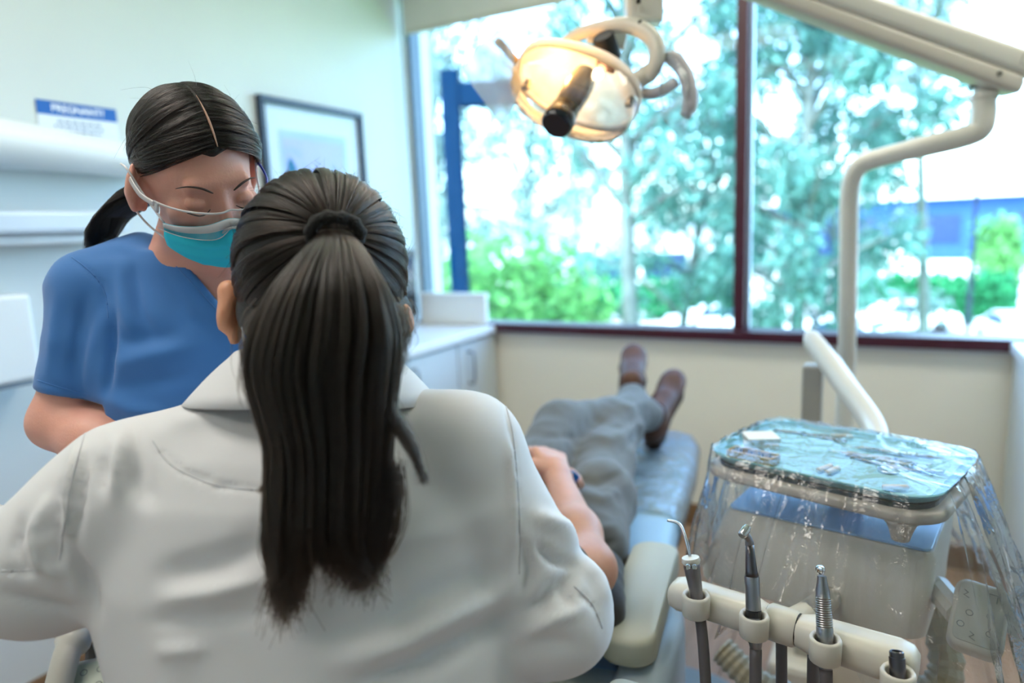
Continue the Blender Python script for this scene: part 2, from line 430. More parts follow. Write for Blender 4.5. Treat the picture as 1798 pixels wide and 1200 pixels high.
# ceiling light panels (the room's own lamps)
M_diff = emit('panel_diffuser', (255, 240, 220), 2.0)
for x, y, nm in ((-.6, 1.95, 'long ceiling light panel near the window above the patient'), (.95, 1.9, 'long ceiling light panel near the window on the right'), (-1.25, .3, 'long ceiling light panel above the woman in blue'), (-.9, -1.0, 'long ceiling light panel nearest the back wall')):
    t = thing('ceiling_light', nm, 'ceiling light', (x, y, ZC), group='ceiling light panels')
    bm = bmesh.new()
    for a in ((-.61, .61, -.31, -.29), (-.61, .61, .29, .31), (-.61, -.59, -.29, .29), (.59, .61, -.29, .29)): box(bm, a[0], a[1], a[2], a[3], -.02, 0)
    bm_obj('frame', bm, M_white, t)
    bm = bmesh.new(); box(bm, -.59, .59, -.29, .29, -.008, -.002); bm_obj('diffuser', bm, M_diff, t)
    ld = bpy.data.lights.new('panel_light', 'AREA'); ld.shape = 'RECTANGLE'; ld.size = 1.16; ld.size_y = .56; ld.energy = CEIL_W * (.35 if y < -.5 else 1.25 if y < 1 else 1.0); ld.color = CEIL_C
    lo = bpy.data.objects.new('panel_light', ld); COL.objects.link(lo); lo.location = (0, 0, -.025); lo.parent = t

# ================================================================== OUTSIDE (seen from the upper floor)
ZG = -4.0
def gmat():
    m = mat('pale_asphalt', (190, 188, 184), .9, var=.1, scale=.6); return m
bm = bmesh.new(); box(bm, -90, 90, 4.5, 140, ZG - .2, ZG); struct(bm_obj('ground', bm, gmat()), 'sunlit pale car park below the window')
bm = bmesh.new(); box(bm, -40, 18, 5, 24, ZG, ZG + .05); struct(bm_obj('ground_lawn', bm, mat('lawn', (106, 150, 74), .9, var=.3, scale=1.5)), 'strip of grass with trees below the window')

def leaf_mat(name, rgb, tl=.45):
    if name in MATS: return MATS[name]
    m = bpy.data.materials.new(name); m.use_nodes = True; nt = m.node_tree; nt.nodes.clear()
    o = nt.nodes.new('ShaderNodeOutputMaterial'); g = nt.nodes.new('ShaderNodeNewGeometry'); r = nt.nodes.new('ShaderNodeValToRGB'); c = lin(rgb)
    r.color_ramp.elements[0].color = tuple(v * .55 for v in c) + (1,); r.color_ramp.elements[1].color = tuple(min(1, v * 1.5) for v in c) + (1,)
    d = nt.nodes.new('ShaderNodeBsdfDiffuse'); t = nt.nodes.new('ShaderNodeBsdfTranslucent'); x = nt.nodes.new('ShaderNodeMixShader'); x.inputs[0].default_value = tl
    nt.links.new(g.outputs['Random Per Island'], r.inputs[0])
    for s in (d, t): nt.links.new(r.outputs[0], s.inputs[0])
    nt.links.new(d.outputs[0], x.inputs[1]); nt.links.new(t.outputs[0], x.inputs[2]); nt.links.new(x.outputs[0], o.inputs[0]); MATS[name] = m; return m
RNG = np.random.default_rng(11)
def leaves(name, clusters, m, parent, L=.22, Wd=.08, droop=.6):
    """clusters [(centre, (rx,ry,rz), count)] in parent space -> one foliage mesh of bent leaf blades"""
    vs = []; 
    for c, r, n in clusters:
        d = RNG.normal(size=(n, 3)); d /= np.linalg.norm(d, axis=1)[:, None]; q = RNG.random(n)[:, None] ** .45
        p = np.array(c) + d * q * np.array(r)
        a = RNG.normal(size=(n, 3)); a[:, 2] -= droop * 1.5; a /= np.linalg.norm(a, axis=1)[:, None]
        b = np.cross(a, RNG.normal(size=(n, 3))); b /= np.linalg.norm(b, axis=1)[:, None] + 1e-6
        s = (.7 + .6 * RNG.random(n))[:, None]
        vs.append(np.stack([p, p + a * L * s * .5 + b * Wd * s * .5, p + a * L * s, p + a * L * s * .5 - b * Wd * s * .5], 1))
    v = np.concatenate(vs).reshape(-1, 3); q = np.arange(len(v)).reshape(-1, 4)
    return put(name, mesh_np(name, v, q), m, parent)
M_bark = mat('pale_bark', (92, 102, 98), .9, var=.3, scale=3)
def tree(base, h, r, limbs, label, m, cat='tree', spread=1.0, dens=1.0, L=.3, Wd=.1, group='trees outside the window', lean=0.0, crown0=.35):
    t = thing('tree', label, cat, base, group=group)
    bm = bmesh.new(); top = V((lean, 0, h * .8)); tube(bm, smooth_path([(0, 0, -.1), (lean * .2, .1, h * .25), (lean * .6, -.1, h * .5), tuple(top)], 4), [r * (1 - .055 * i) for i in range(13)], 8)
    bm_obj('trunk', bm, M_bark, t, smooth=True)
    cl = []
    for k in range(limbs):
        f = crown0 + (1 - crown0) * (k + .5) / limbs; a = k * 2.4 + RNG.random()
        st = V((lean * f * .9, 0, h * f * .8)); R_ = spread * (1.15 - .6 * abs(f - .6)) * (.6 + .6 * RNG.random())
        en = st + V((math.cos(a) * R_, math.sin(a) * R_, h * (.06 + .12 * RNG.random())))
        bm = bmesh.new(); tube(bm, smooth_path([st, (st + en) / 2 + V((0, 0, .15)), en], 3), [r * .42 * (1 - .11 * i) for i in range(7)], 6); bm_obj('branch', bm, M_bark, t, smooth=True)
        for w in np.linspace(.45, 1.1, 3):
            c = st.lerp(en, float(w)); cl.append((tuple(c + V(RNG.normal(size=3) * .3)), (spread * .25, spread * .25, h * .05), int(80 * dens)))
    leaves('foliage', cl, m, t, L, Wd); return t
ML1 = leaf_mat('leaf_grey_green', (136, 162, 158)); ML2 = leaf_mat('leaf_fresh_green', (106, 164, 98)); ML3 = leaf_mat('leaf_teal', (100, 146, 138)); ML4 = leaf_mat('leaf_hedge', (50, 128, 84), .3)
def gp(x, dist): 
    d = pt(x, 400, 1) - CC; d.z = 0; d.normalize(); return (d.x * dist, d.y * dist, ZG)
tree(gp(760, 20), 13, .2, 16, 'slim grey green tree at the left edge of the window', ML1, spread=1.7, dens=.8, lean=.3)
tree(gp(915, 23), 12.5, .16, 18, 'loose grey green tree behind the dark post', ML1, spread=2.2, dens=.7, lean=.6)
tree(gp(1102, 15), 13, .24, 16, 'thick trunked tree left of the maroon mullion', ML3, spread=1.9, dens=.65, crown0=.5)
tree(gp(1010, 30), 15, .2, 16, 'tall airy tree farthest back behind the dental lamp', ML1, spread=2.6, dens=.7, crown0=.3)
tree(gp(1180, 18), 12, .16, 20, 'leaning tree with teal leaves just left of the mullion', ML3, spread=2.0, dens=.9, lean=1.4, crown0=.25)
tree(gp(1400, 16), 11.5, .2, 22, 'full teal leaved tree just right of the mullion', ML3, spread=1.9, dens=1.5, lean=.2, crown0=.22)
tree(gp(1480, 21), 10, .16, 14, 'grey green tree behind the vertical lamp pole', ML1, spread=2.1, dens=1.0, crown0=.25, lean=-.3)
tree(gp(1640, 19), 13.5, .16, 10, 'high crowned tree above the blue building', ML1, spread=2.2, dens=.7, crown0=.72, lean=-.6)
def bush(base, r, h, n, label, m, L=.2, Wd=.12, group='bushes below the window'):
    t = thing('bush', label, 'bush', base, group=group)
    bm = bmesh.new()
    for a in range(5): tube(bm, smooth_path([(0, 0, -.05), (math.cos(a * 1.3) * r * .25, math.sin(a * 1.3) * r * .25, h * .3), (math.cos(a * 1.3) * r * .6, math.sin(a * 1.3) * r * .6, h * .7)], 3), .04, 5)
    bm_obj('stems', bm, M_bark, t)
    leaves('foliage', [((0, 0, h * .5), (r, r, h * .5), n)] + [((math.cos(k) * r * .5, math.sin(k) * r * .5, h * (.6 + .3 * (k % 2))), (r * .5, r * .5, h * .22), n // 8) for k in range(6)], m, t, L, Wd, .1)
bush(gp(880, 11), 1.5, 4.8, 4500, 'large bright green bush beside the dark post', ML2)
bush(gp(980, 14.5), 1.3, 4.0, 2600, 'rounded green bush in front of the hedge left of the thick trunk', ML2)
bush(gp(770, 13), 1.2, 4.6, 2500, 'green bush at the far left of the window', ML2)
bush(gp(1230, 12), 1.2, 2.3, 1800, 'low green bush at the foot of the mullion', ML2)
bush(gp(1080, 12), 1.2, 2.2, 1800, 'low green bush below the thick trunked tree', ML2)
bush(gp(1400, 13), 1.3, 1.9, 1500, 'low green bush right of the mullion', ML2)
bush(gp(1757, 52), 1.5, 4.6, 900, 'small round pale tree in front of the blue building', ML2, .4, .3)
# hedge
def hedge(p0, p1, h, label, n):
    a = V(p0); b = V(p1); t = thing('hedge', label, 'hedge', tuple((a + b) / 2)); d = (b - a); cl = []
    for k in range(14):
        c = d * ((k + .5) / 14 - .5); cl.append(((c.x, c.y, h * .5), (d.length / 20, 1.0, h * .5), n // 14))
    bm = bmesh.new()
    for k in range(14): c = d * ((k + .5) / 14 - .5); tube(bm, [(c.x, c.y, -.05), (c.x, c.y, h * .6)], .06, 5)
    bm_obj('stems', bm, M_bark, t); leaves('foliage', cl, ML4, t, .35, .22, .1)
hedge(gp(1495, 40), gp(1790, 40), 2.5, 'clipped dark green hedge along the car park', 7000)
hedge(gp(930, 40), gp(1280, 40), 2.5, 'green hedge seen between the tree trunks', 6000)
# dark steel post with a beam
t = thing('steel_frame', 'dark blue steel post and beam outside the left of the window', 'post', gp(803, 9.5)); M_steel = mat('dark_blue_steel', (4, 34, 60), .9, var=.1, Specular_IOR_Level=.03)
bm = bmesh.new(); rbox(bm, -.12, .12, -.12, .12, 0, 7.45, .02, 2); bm_obj('post', bm, M_steel, t)
bm = bmesh.new(); rbox(bm, .12, .95, -.1, .1, 6.98, 7.28, .02, 2); bm_obj('beam', bm, M_steel, t)
t.rotation_euler = (0, 0, rad(25))
# blue building
t = thing('building', 'low blue building with white roof edge across the car park', 'building', (gp(1640, 66)[0], gp(1640, 66)[1], ZG), rad(-6))
M_blue = mat('blue_cladding', (12, 62, 116), .8, var=.08, scale=.3); M_con = mat('white_concrete', (222, 222, 218), .8, var=.04)
bm = bmesh.new(); box(bm, -16, 45, 0, 20, 0, 7.0); bm_obj('wall', bm, M_blue, t)
bm = bmesh.new(); rbox(bm, -16.6, 46, -.8, 21, 6.5, 7.3, .05, 1); bm_obj('roof', bm, M_con, t)
bm = bmesh.new(); box(bm, -17, 46, -.9, -.1, 0, 1.6); bm_obj('low_wall', bm, M_con, t)
M_dkw = mat('dark_glass', (10, 40, 76), .3)
for k in range(9):
    bm = bmesh.new(); rbox(bm, -15 + k * 6.2, -10.6 + k * 6.2, -.08, .02, 2.9, 5.2, .03, 1); bm_obj('window_pane', bm, M_dkw, t)
for k in range(3):
    bm = bmesh.new(); rbox(bm, -5.5 + k * 17, -1.5 + k * 17, -.12, .02, 1.5, 3.7, .03, 1); bm_obj('roller_door', bm, M_con, t)
for x in (-8.2, -12): 
    bm = bmesh.new(); rbox(bm, x - .5, x + .5, -.9, -.1, 0, 6.5, .03, 1); bm_obj('pillar', bm, M_dkw, t)
t = thing('building', 'white flat roofed building glimpsed behind the left trees', 'building', (gp(1060, 48)[0], gp(1060, 48)[1], ZG), rad(28))
bm = bmesh.new(); box(bm, -12, 12, 0, 14, 0, 4.9); bm_obj('wall', bm, M_con, t)
bm = bmesh.new(); rbox(bm, -12.5, 12.5, -.5, 14.5, 4.9, 5.3, .05, 1); bm_obj('roof', bm, mat('grey_fascia', (150, 156, 164), .7), t)
for k in range(5):
    bm = bmesh.new(); rbox(bm, -10.5 + k * 4.4, -7.5 + k * 4.4, -.06, .02, 1.6, 3.4, .03, 1); bm_obj('window_pane', bm, M_dkw, t)
# car park lamp post
t = thing('lamp_post', 'tall thin dark lamp post in the car park', 'lamp post', gp(1711, 31)); M_lp = mat('dark_lamp_post', (10, 30, 46), .9)
bm = bmesh.new(); tube(bm, [(0, 0, 0), (0, 0, 6.35)], [.1, .07], 8); bm_obj('pole', bm, M_lp, t)
bm = bmesh.new(); rbox(bm, -.35, .65, -.18, .18, 6.3, 6.45, .03, 2); bm_obj('lamp_head', bm, M_lp, t)
t.rotation_euler = (0, 0, rad(20))
# parked cars
def car(base, rz, label, m):
    t = thing('car', label, 'car', base, rz, 'cars in the car park')
    sec = [(-2.2, .55, .75), (-2.1, .5, .95), (-1.2, .35, 1.0), (-.6, .3, 1.42), (.7, .3, 1.45), (1.4, .35, 1.05), (2.1, .4, .9), (2.2, .5, .7)]
    bm = bmesh.new(); loft(bm, [[(x, sx * w, z) for sx, w, z in ((-1, .78, .3), (-1, .86, .6), (-1, .84, min(.85, zt)), (-1, .62 if zt > 1.2 else .8, zt), (1, .62 if zt > 1.2 else .8, zt), (1, .84, min(.85, zt)), (1, .86, .6), (1, .78, .3))] for x, z0, zt in sec])
    bm_obj('body', bm, m, t, auto=40)
    for s in (-1, 1):
        bm = bmesh.new(); vv = [bm.verts.new(p) for p in ((-1.05, s * .80, 1.0), (-.55, s * .70, 1.34), (.65, s * .70, 1.36), (1.25, s * .80, 1.0))]; bm.faces.new(vv); bm_obj('side_window', bm, M_dkw, t)
        for x in (-1.35, 1.35):
            bm = bmesh.new(); lathe(bm, [(0, -.1), (.3, -.1), (.33, -.05), (.33, .05), (.3, .1), (0, .1)], axis_mat((x, s * .8, .33), (0, 1, 0)), 14); bm_obj('wheel', bm, mat('tyre', (26, 28, 30), .8), t, auto=40)
M_car = mat('car_white', (235, 238, 240), .25, var=.02)
car(gp(1800, 33), rad(100), 'pale car at the right edge of the window', mat('car_silver', (196, 206, 216), .25, .2))
car(gp(1460, 30), rad(25), 'white car parked beyond the grey green tree', M_car)
car(gp(1590, 36), rad(20), 'white car parked in front of the hedge', M_car)
car(gp(1255, 34), rad(30), 'white car glimpsed left of the mullion', M_car)
# ================================================================== FURNITURE AND WALL THINGS
M_lam = mat('pale_laminate', (206, 216, 218), .4, var=.02)
M_top = mat('white_worktop', (228, 232, 234), .22, var=.03, scale=20)
M_chrome = mat('chrome', (205, 208, 212), .16, 1.0, var=.03)
M_steel2 = mat('brushed_steel', (150, 152, 156), .32, 1.0, var=.08, scale=30)
M_black = mat('black_plastic', (18, 20, 22), .35, var=.1)
M_cream = mat('cream_plastic', (214, 209, 196), .32, var=.02)
M_cream2 = mat('warm_white_plastic', (222, 218, 206), .28, var=.02)
M_hose = mat('grey_hose', (92, 86, 86), .5, var=.06)
def cab(y0, y1, label):
    t = thing('base_cabinet', label, 'cabinet', (XL, y0, 0), group='base cabinets along the left wall'); w = y1 - y0
    bm = bmesh.new(); box(bm, .015, .435, 0, w, .1, .855); bm_obj('body', bm, M_lam, t)
    bm = bmesh.new(); box(bm, .015, .38, 0, w, 0.0, .1); bm_obj('plinth', bm, M_base, t)
    bm = bmesh.new(); rbox(bm, .437, .456, .004, w - .004, .11, .845, .003, 1); d = bm_obj('door', bm, M_lam, t)
    bm = bmesh.new(); tube(bm, smooth_path([(.457, .085, .80), (.487, .085, .795), (.487, .085, .66), (.457, .085, .655)], 4), .006, 8); bm_obj('handle', bm, M_steel2, d, smooth=True)
cab(2.62, 2.97, 'pale base cabinet in the corner by the window'); cab(2.18, 2.618, 'second pale base cabinet from the window with a steel bar handle'); cab(1.7, 2.178, 'pale base cabinet hidden behind the woman in white')
bm = bmesh.new(); rbox(bm, XL + .002, -1.695, 1.66, YW - .02, .857, .895, .006, 2); tag(bm_obj('worktop', bm, M_top), 'white worktop on the pale base cabinets under the window corner', 'worktop')
bm = bmesh.new(); rbox(bm, XL + .035, -1.74, YW - .062, YW - .03, .896, 1.05, .006, 2); rbox(bm, XL + .035, -1.735, YW - .07, YW - .028, 1.03, 1.055, .005, 2)
tag(bm_obj('upstand', bm, M_white), 'white upstand panel on the worktop against the window', 'upstand')
t = thing('wall_intercom', 'black device on the wall in the corner above the worktop', 'device', (XL, 2.84, 1.0))
bm = bmesh.new(); rbox(bm, 0, .035, -.07, .07, -.06, .28, .008, 2); bm_obj('body', bm, M_black, t)
bm = bmesh.new(); rbox(bm, .035, .039, -.05, .05, .12, .24, .002, 1); bm_obj('screen', bm, mat('dark_screen', (20, 34, 46), .1), t)
for k in range(3): bm = bmesh.new(); rbox(bm, .035, .041, -.04 + k * .03, -.02 + k * .03, -.02, .02, .002, 1); bm_obj('button', bm, mat('grey_button', (80, 86, 90), .5), t)
# right hand cabinet with a carton
t = thing('side_cabinet', 'pale grey cabinet at the right edge under the window', 'cabinet', (.41, 2.45, 0))
bm = bmesh.new(); box(bm, 0.005, .9, 0, .51, .1, .862); bm_obj('body', bm, M_lam, t)
bm = bmesh.new(); box(bm, .03, .9, .03, .51, 0, .1); bm_obj('plinth', bm, M_base, t)
bm = bmesh.new(); rbox(bm, -.01, .9, -.02, .51, .863, .9, .005, 2); bm_obj('worktop', bm, M_top, t)
for k in range(2):
    bm = bmesh.new(); rbox(bm, .02 + k * .44, .45 + k * .44, -.018, 0, .11, .85, .003, 1); d = bm_obj('door', bm, M_lam, t)
    bm = bmesh.new(); tube(bm, [(.4 + k * .1, -.02, .8), (.4 + k * .1, -.045, .79), (.4 + k * .1, -.045, .66), (.4 + k * .1, -.02, .65)], .006, 8); bm_obj('handle', bm, M_steel2, d)
bm = bmesh.new(); rbox(bm, .445, .75, 2.62, 2.9, .901, 1.03, .004, 1); rbox(bm, .44, .755, 2.615, 2.905, .99, 1.035, .004, 1); tag(bm_obj('storage_box', bm, M_white), 'white lidded box on the cabinet at the right edge', 'box')

# framed picture
def wall_rect(bm, y0, y1, z0, z1, x0, x1): box(bm, x0, x1, y0, y1, z0, z1)
t = thing('framed_picture', 'framed painting of a spire and trees in a dark navy frame', 'picture', (XL, 2.285, 1.60)); fy, fz = .302, .315
M_navy = mat('navy_frame', (14, 38, 62), .4, var=.1)
for nm, a in (('frame_rail', (-fy, fy, fz - .026, fz)), ('frame_rail', (-fy, fy, -fz, -fz + .026)), ('frame_stile', (-fy, -fy + .026, -fz + .026, fz - .026)), ('frame_stile', (fy - .026, fy, -fz + .026, fz - .026))):
    bm = bmesh.new(); rbox(bm, .002, .028, a[0], a[1], a[2], a[3], .003, 1); bm_obj(nm, bm, M_navy, t)
bm = bmesh.new(); box(bm, .002, .008, -fy + .026, fy - .026, -fz + .026, fz - .026); bm_obj('mat_board', bm, mat('mat_board', (214, 226, 240), .8, var=.01), t)
bm = bmesh.new(); box(bm, .008, .0095, -.205, .19, -.2, .195); bm_obj('mat_bevel', bm, mat('mat_bevel', (176, 200, 226), .8), t)
def art():
    m = mat('watercolour', (206, 210, 244), .8); nt = m.node_tree; b = nt.nodes['Principled BSDF']
    tc = nt.nodes.new('ShaderNodeTexCoord'); n = nt.nodes.new('ShaderNodeTexNoise'); n.inputs['Scale'].default_value = 14; n.inputs['Detail'].default_value = 5
    nt.links.new(tc.outputs['Object'], n.inputs['Vector']); r = nt.nodes.new('ShaderNodeValToRGB')
    for p, c in ((.0, (190, 194, 240)), (.52, (184, 188, 238)), (.7, (160, 180, 234))):
        e = r.color_ramp.elements.new(p); e.color = lin(c) + (1,)
    nt.links.new(n.outputs['Fac'], r.inputs[0]); nt.links.new(r.outputs[0], b.inputs['Base Color']); return m
bm = bmesh.new(); box(bm, .0095, .0105, -.185, .17, -.18, .165); pa = bm_obj('painting', bm, art(), t)
def dab(col, pts):
    bm = bmesh.new(); bm.faces.new([bm.verts.new((.0112, y, z)) for y, z in pts]); bm_obj('painted_shape', bm, mat('paint_%d_%d_%d' % col, tuple(int(v * .8) for v in col), .8, var=.15, scale=40), pa)
def blob(cy, cz, ry, rz, n=11): return [(cy + ry * math.cos(2 * math.pi * k / n) * (1 + .25 * math.sin(3.3 * k)), cz + rz * math.sin(2 * math.pi * k / n) * (1 + .2 * math.cos(2.1 * k))) for k in range(n)]
dab((70, 130, 160), [(-.02, -.05), (-.004, .02), (0, .12), (.004, .02), (.02, -.05)])
dab((40, 140, 190), blob(-.15, .03, .028, .05)); dab((50, 150, 195), blob(-.14, -.04, .03, .035)); dab((196, 190, 200), [(-.115, -.05), (-.115, .02), (-.09, .05), (-.055, -.02), (-.05, -.05)])
dab((90, 150, 180), [(-.05, -.06), (-.04, -.03), (.03, -.035), (.1, -.03), (.15, -.045), (.16, -.065), (.0, -.075)])
dab((110, 180, 150), [(-.03, -.07), (.05, -.062), (.16, -.066), (.16, -.085), (.02, -.085)]); dab((200, 190, 120), [(-.01, -.085), (.1, -.078), (.16, -.085), (.1, -.092)])
dab((150, 210, 200), blob(-.09, -.11, .04, .05)); dab((60, 160, 190), blob(-.14, -.13, .025, .04)); dab((196, 178, 190), [(-.03, -.1), (.16, -.095), (.165, -.17), (-.03, -.17)])
bm = bmesh.new(); vv = [bm.verts.new((.0185, y, z)) for y, z in ((-fy + .026, -fz + .026), (fy - .026, -fz + .026), (fy - .026, fz - .026), (-fy + .026, fz - .026))]; bm.faces.new(vv); bm_obj('glass', bm, film('picture_glass', (.97, .99, 1), .0, .0, fres=1.08), t)

def text_mesh(name, s, size, m, parent, M, ext=.0004):
    c = bpy.data.curves.new(name, 'FONT'); c.body = s; c.size = size; c.extrude = ext; c.align_x = 'CENTER'; c.align_y = 'CENTER'; c.resolution_u = 3; c.offset = size * .02
    o = bpy.data.objects.new(name, c); COL.objects.link(o); dg = bpy.context.evaluated_depsgraph_get(); me = bpy.data.meshes.new_from_object(o.evaluated_get(dg))
    bpy.data.objects.remove(o); me.transform(M); return put(name, me, m, parent)
# notice
t = thing('wall_notice', 'paper notice with blue header reading PREGNANT on the left wall', 'notice', (XL, 1.296, 1.70))
bm = bmesh.new(); box(bm, .001, .0025, -.119, .119, -.10, .045); bm_obj('sheet', bm, mat('paper', (224, 232, 240), .8, var=.01), t)
bm = bmesh.new(); box(bm, .0025, .0032, -.119, .119, .045, .085); bm_obj('header', bm, mat('header_blue', (0, 92, 176), .6), t)
MW = Matrix(((0, 0, 1, .0036), (1, 0, 0, -.0), (0, 1, 0, .065), (0, 0, 0, 1)))
text_mesh('lettering', 'PREGNANT?', .0285, mat('print_white', (240, 244, 250), .7), t, MW @ Matrix.Diagonal((1.0, 1, 1, 1)))
random.seed(5)
for k, wd in enumerate((.13, .15, .13, .14, .10)):
    bm = bmesh.new(); y = -wd / 2
    while y < wd / 2:
        l = random.uniform(.008, .02); box(bm, .0025, .003, y, min(y + l, wd / 2), .026 - k * .0135, .0315 - k * .0135); y += l + .005
    bm_obj('printed_line', bm, mat('print_grey', (120, 138, 168), .8), t)
# x-ray arm folded along the left wall and boxes
t = thing('x_ray_unit', 'white rounded x-ray arm folded along the left wall below the notice', 'x-ray arm', (XL, 1.0, 1.6))
M_xw = mat('x_ray_white', (226, 232, 234), .35, var=.01)
bm = bmesh.new(); loft(bm, [[(.085 + .055 * c, y, z0 + h * s) for c, s in ((math.cos(a), math.sin(a)) for a in (2 * math.pi * k / 20 for k in range(20)))] for y, z0, h in ((.50, .015, .01), (.49, .015, .04), (.4, .018, .052), (.1, .04, .06), (-.1, .055, .062), (-.3, .06, .05), (-.32, .06, .01))])
bm_obj('beam', bm, M_xw, t, smooth=True)
bm = bmesh.new(); lathe(bm, [(0, -.11), (.075, -.11), (.09, -.09), (.09, .0), (.07, .03), (0, .03)], Matrix.Translation((.1, -.12, 0)), 24); bm_obj('swivel_joint', bm, M_xw, t, auto=40)
bm = bmesh.new(); rbox(bm, 0, .06, -.2, .35, -.02, .05, .01, 2); bm_obj('wall_bracket', bm, M_xw, t)
t = thing('x_ray_control', 'pale boxy x-ray control unit on the wall under the white arm', 'control box', (XL, 1.0, 1.4))
bm = bmesh.new(); rbox(bm, 0, .13, -.35, .33, 0, .062, .012, 2); bm_obj('body', bm, mat('pale_blue_white', (204, 218, 232), .35, var=.01), t)
bm = bmesh.new(); rbox(bm, 0, .09, -.33, .30, -.03, -.001, .006, 1); bm_obj('lower_case', bm, M_xw, t)
t = thing('wall_dispenser', 'white box on the wall low at the left edge', 'dispenser', (XL, .92, 1.0))
bm = bmesh.new(); rbox(bm, 0, .1, -.22, .12, 0, .24, .012, 2); bm_obj('body', bm, M_xw, t)
bm = bmesh.new(); rbox(bm, .01, .095, -.2, .1, -.012, -.0005, .004, 1); bm_obj('slot', bm, mat('slot_grey', (120, 136, 150), .5), t)

# ================================================================== DENTAL LAMP ON ITS POLE
lamp = thing('dental_lamp', 'cream dental lamp glowing orange on a long arm from a tall pole', 'dental lamp', (-.09, 2.13, 0))
def lput(name, bm, m, parent=lamp, **k):
    o = bm_obj(name, bm, m, parent, **k)
    if parent is lamp: o.location = (.09, -2.13, 0)
    return o
pole = smooth_path([pt(1727, 176, 1.66), pt(1727, 205, 1.66), pt(1719, 228, 1.667), pt(1690, 241, 1.685), pt(1620, 258, 1.73), pt(1545, 277, 1.80), pt(1512, 290, 1.835), pt(1496, 315, 1.86), pt(1491, 360, 1.885), pt(1490, 430, 1.91), pt(1488, 560, 1.97), pt(1487, 640, 2.02)], 5)
foot = V((-.09, 2.13, .3))
pole = pole + smooth_path([pole[-1], pole[-1] * .5 + foot * .5, foot], 4)[1:]
bm = bmesh.new(); tube(bm, pole, [.0275] * 12 + [.0265] * 10 + [.0245] * (len(pole) - 22), 16); lput('pole', bm, M_cream2, smooth=True)
bm = bmesh.new(); rbox(bm, -.25, .07, 2.0, 2.3, 0, .34, .03, 3); lput('floor_box', bm, M_cream)
A0 = pt(1760, 121, 1.63); A1 = pt(1120, -112, 1.60)
ad = (A1 - A0); al = ad.length; AM = axis_mat(A0, ad, up=(0, 0, 1))   # z along arm, y up-ish
def arm_ring(s, h, w, y0=0.0, z=None): return [AM @ V((x, y + y0, s * al if z is None else z)) for x, y in rrect(w, h, min(h, w) * .28, 4)]
# upper and lower shells of the arm
bm = bmesh.new(); loft(bm, [arm_ring(0, .05, .05, .018, z=-.055), arm_ring(0, .058, .066, .018, z=-.046), arm_ring(0, .06, .07, .018, z=-.03), arm_ring(.5, .05, .066, .015), arm_ring(1, .046, .06, .012)]); lput('arm_upper_shell', bm, M_cream2, auto=50)
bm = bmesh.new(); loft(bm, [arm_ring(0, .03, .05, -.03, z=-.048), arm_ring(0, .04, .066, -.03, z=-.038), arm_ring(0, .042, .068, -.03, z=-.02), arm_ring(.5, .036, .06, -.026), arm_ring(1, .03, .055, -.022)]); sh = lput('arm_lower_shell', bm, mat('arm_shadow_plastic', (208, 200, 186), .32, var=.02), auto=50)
side = 1 if (AM.to_3x3() @ V((1, 0, 0))).dot(CC - A0) > 0 else -1
bm = bmesh.new(); lathe(bm, [(0, 0), (.006, 0), (.006, .002), (0, .002)], AM @ Matrix.Translation((side * .034, -.025, .02)) @ Matrix.Rotation(side * math.pi / 2, 4, 'Y'), 12); lput('screw', bm, mat('grey_screw', (120, 116, 110), .4, .5))
bm = bmesh.new()
for a in ((-.013, .013, -.015, -.013), (-.013, .013, .013, .015), (-.013, -.0115, -.013, .013), (.0115, .013, -.013, .0), (-.006, .008, -.007, -.0055), (-.006, .008, .004, .0055), (-.006, -.0045, -.0055, .004)):
    box(bm, side * .0352 - .0006, side * .0352 + .0006, a[0] + .022, a[1] + .022, a[2] - .028, a[3] - .028, AM)
lput('embossed_mark', bm, mat('emboss', (180, 174, 160), .5))
# joint under the arm's end
bm = bmesh.new(); tube(bm, [pt(1727, 138, 1.66), pt(1727, 176, 1.66)], .021, 14); lput('joint_neck', bm, M_cream2, smooth=True)
bm = bmesh.new(); tube(bm, [pt(1727, 166, 1.66), pt(1727, 176, 1.66)], .030, 18); lput('joint_collar', bm, M_cream2)
bm = bmesh.new(); rbox(bm, -.03, .03, -.03, .03, -.016, .016, .004, 1, Matrix.Translation(pt(1727, 143, 1.665))); lput('joint_recess', bm, M_black)
# drop block from the arm's far end down to the yoke
LD = 1.45
def L(x, y, dd=0.0): return pt(x, y, LD + dd)
bm = bmesh.new(); tube(bm, [A1 + V((0, 0, -.0)), L(1128, -40, .05), L(1128, 0, .02)], .03, 14); lput('drop_tube', bm, M_cream2, smooth=True)
bm = bmesh.new(); rbox(bm, -.036, .04, -.03, .03, -.045, .06, .008, 2, Matrix.Translation(L(1128, 5, .01)) @ Matrix.Rotation(_yaw, 4, 'Z')); lput('yoke_mount', bm, M_cream)
for q in ((1127, 4), (1130, 42)):
    bm = bmesh.new(); lathe(bm, [(0, -.003), (.005, -.003), (.005, .003), (0, .003)], axis_mat(L(q[0] - 6, q[1] - 2, -.03), -CF), 10); lput('screw', bm, M_black)
bm = bmesh.new(); yk = smooth_path([L(992, 74, .06), L(1020, 58, .05), L(1060, 48, .03), L(1098, 44, .0), L(1125, 52, -.02), L(1147, 70, -.035), L(1154, 92, -.04), L(1150, 115, -.035), L(1138, 134, -.02)], 5)
tube(bm, yk, [.012 + .006 * min(1, i / 18) for i in range(len(yk))], 12, flat=.8); lput('yoke', bm, M_cream, smooth=True)
bm = bmesh.new(); rbox(bm, -.05, .035, -.006, .006, -.02, .02, .004, 2, axis_mat(L(1072, 66, .05), -CF, up=CU) @ Matrix.Rotation(rad(-12), 4, 'Z') @ Matrix.Rotation(rad(90), 4, 'X')); lput('yoke_plate', bm, M_cream)
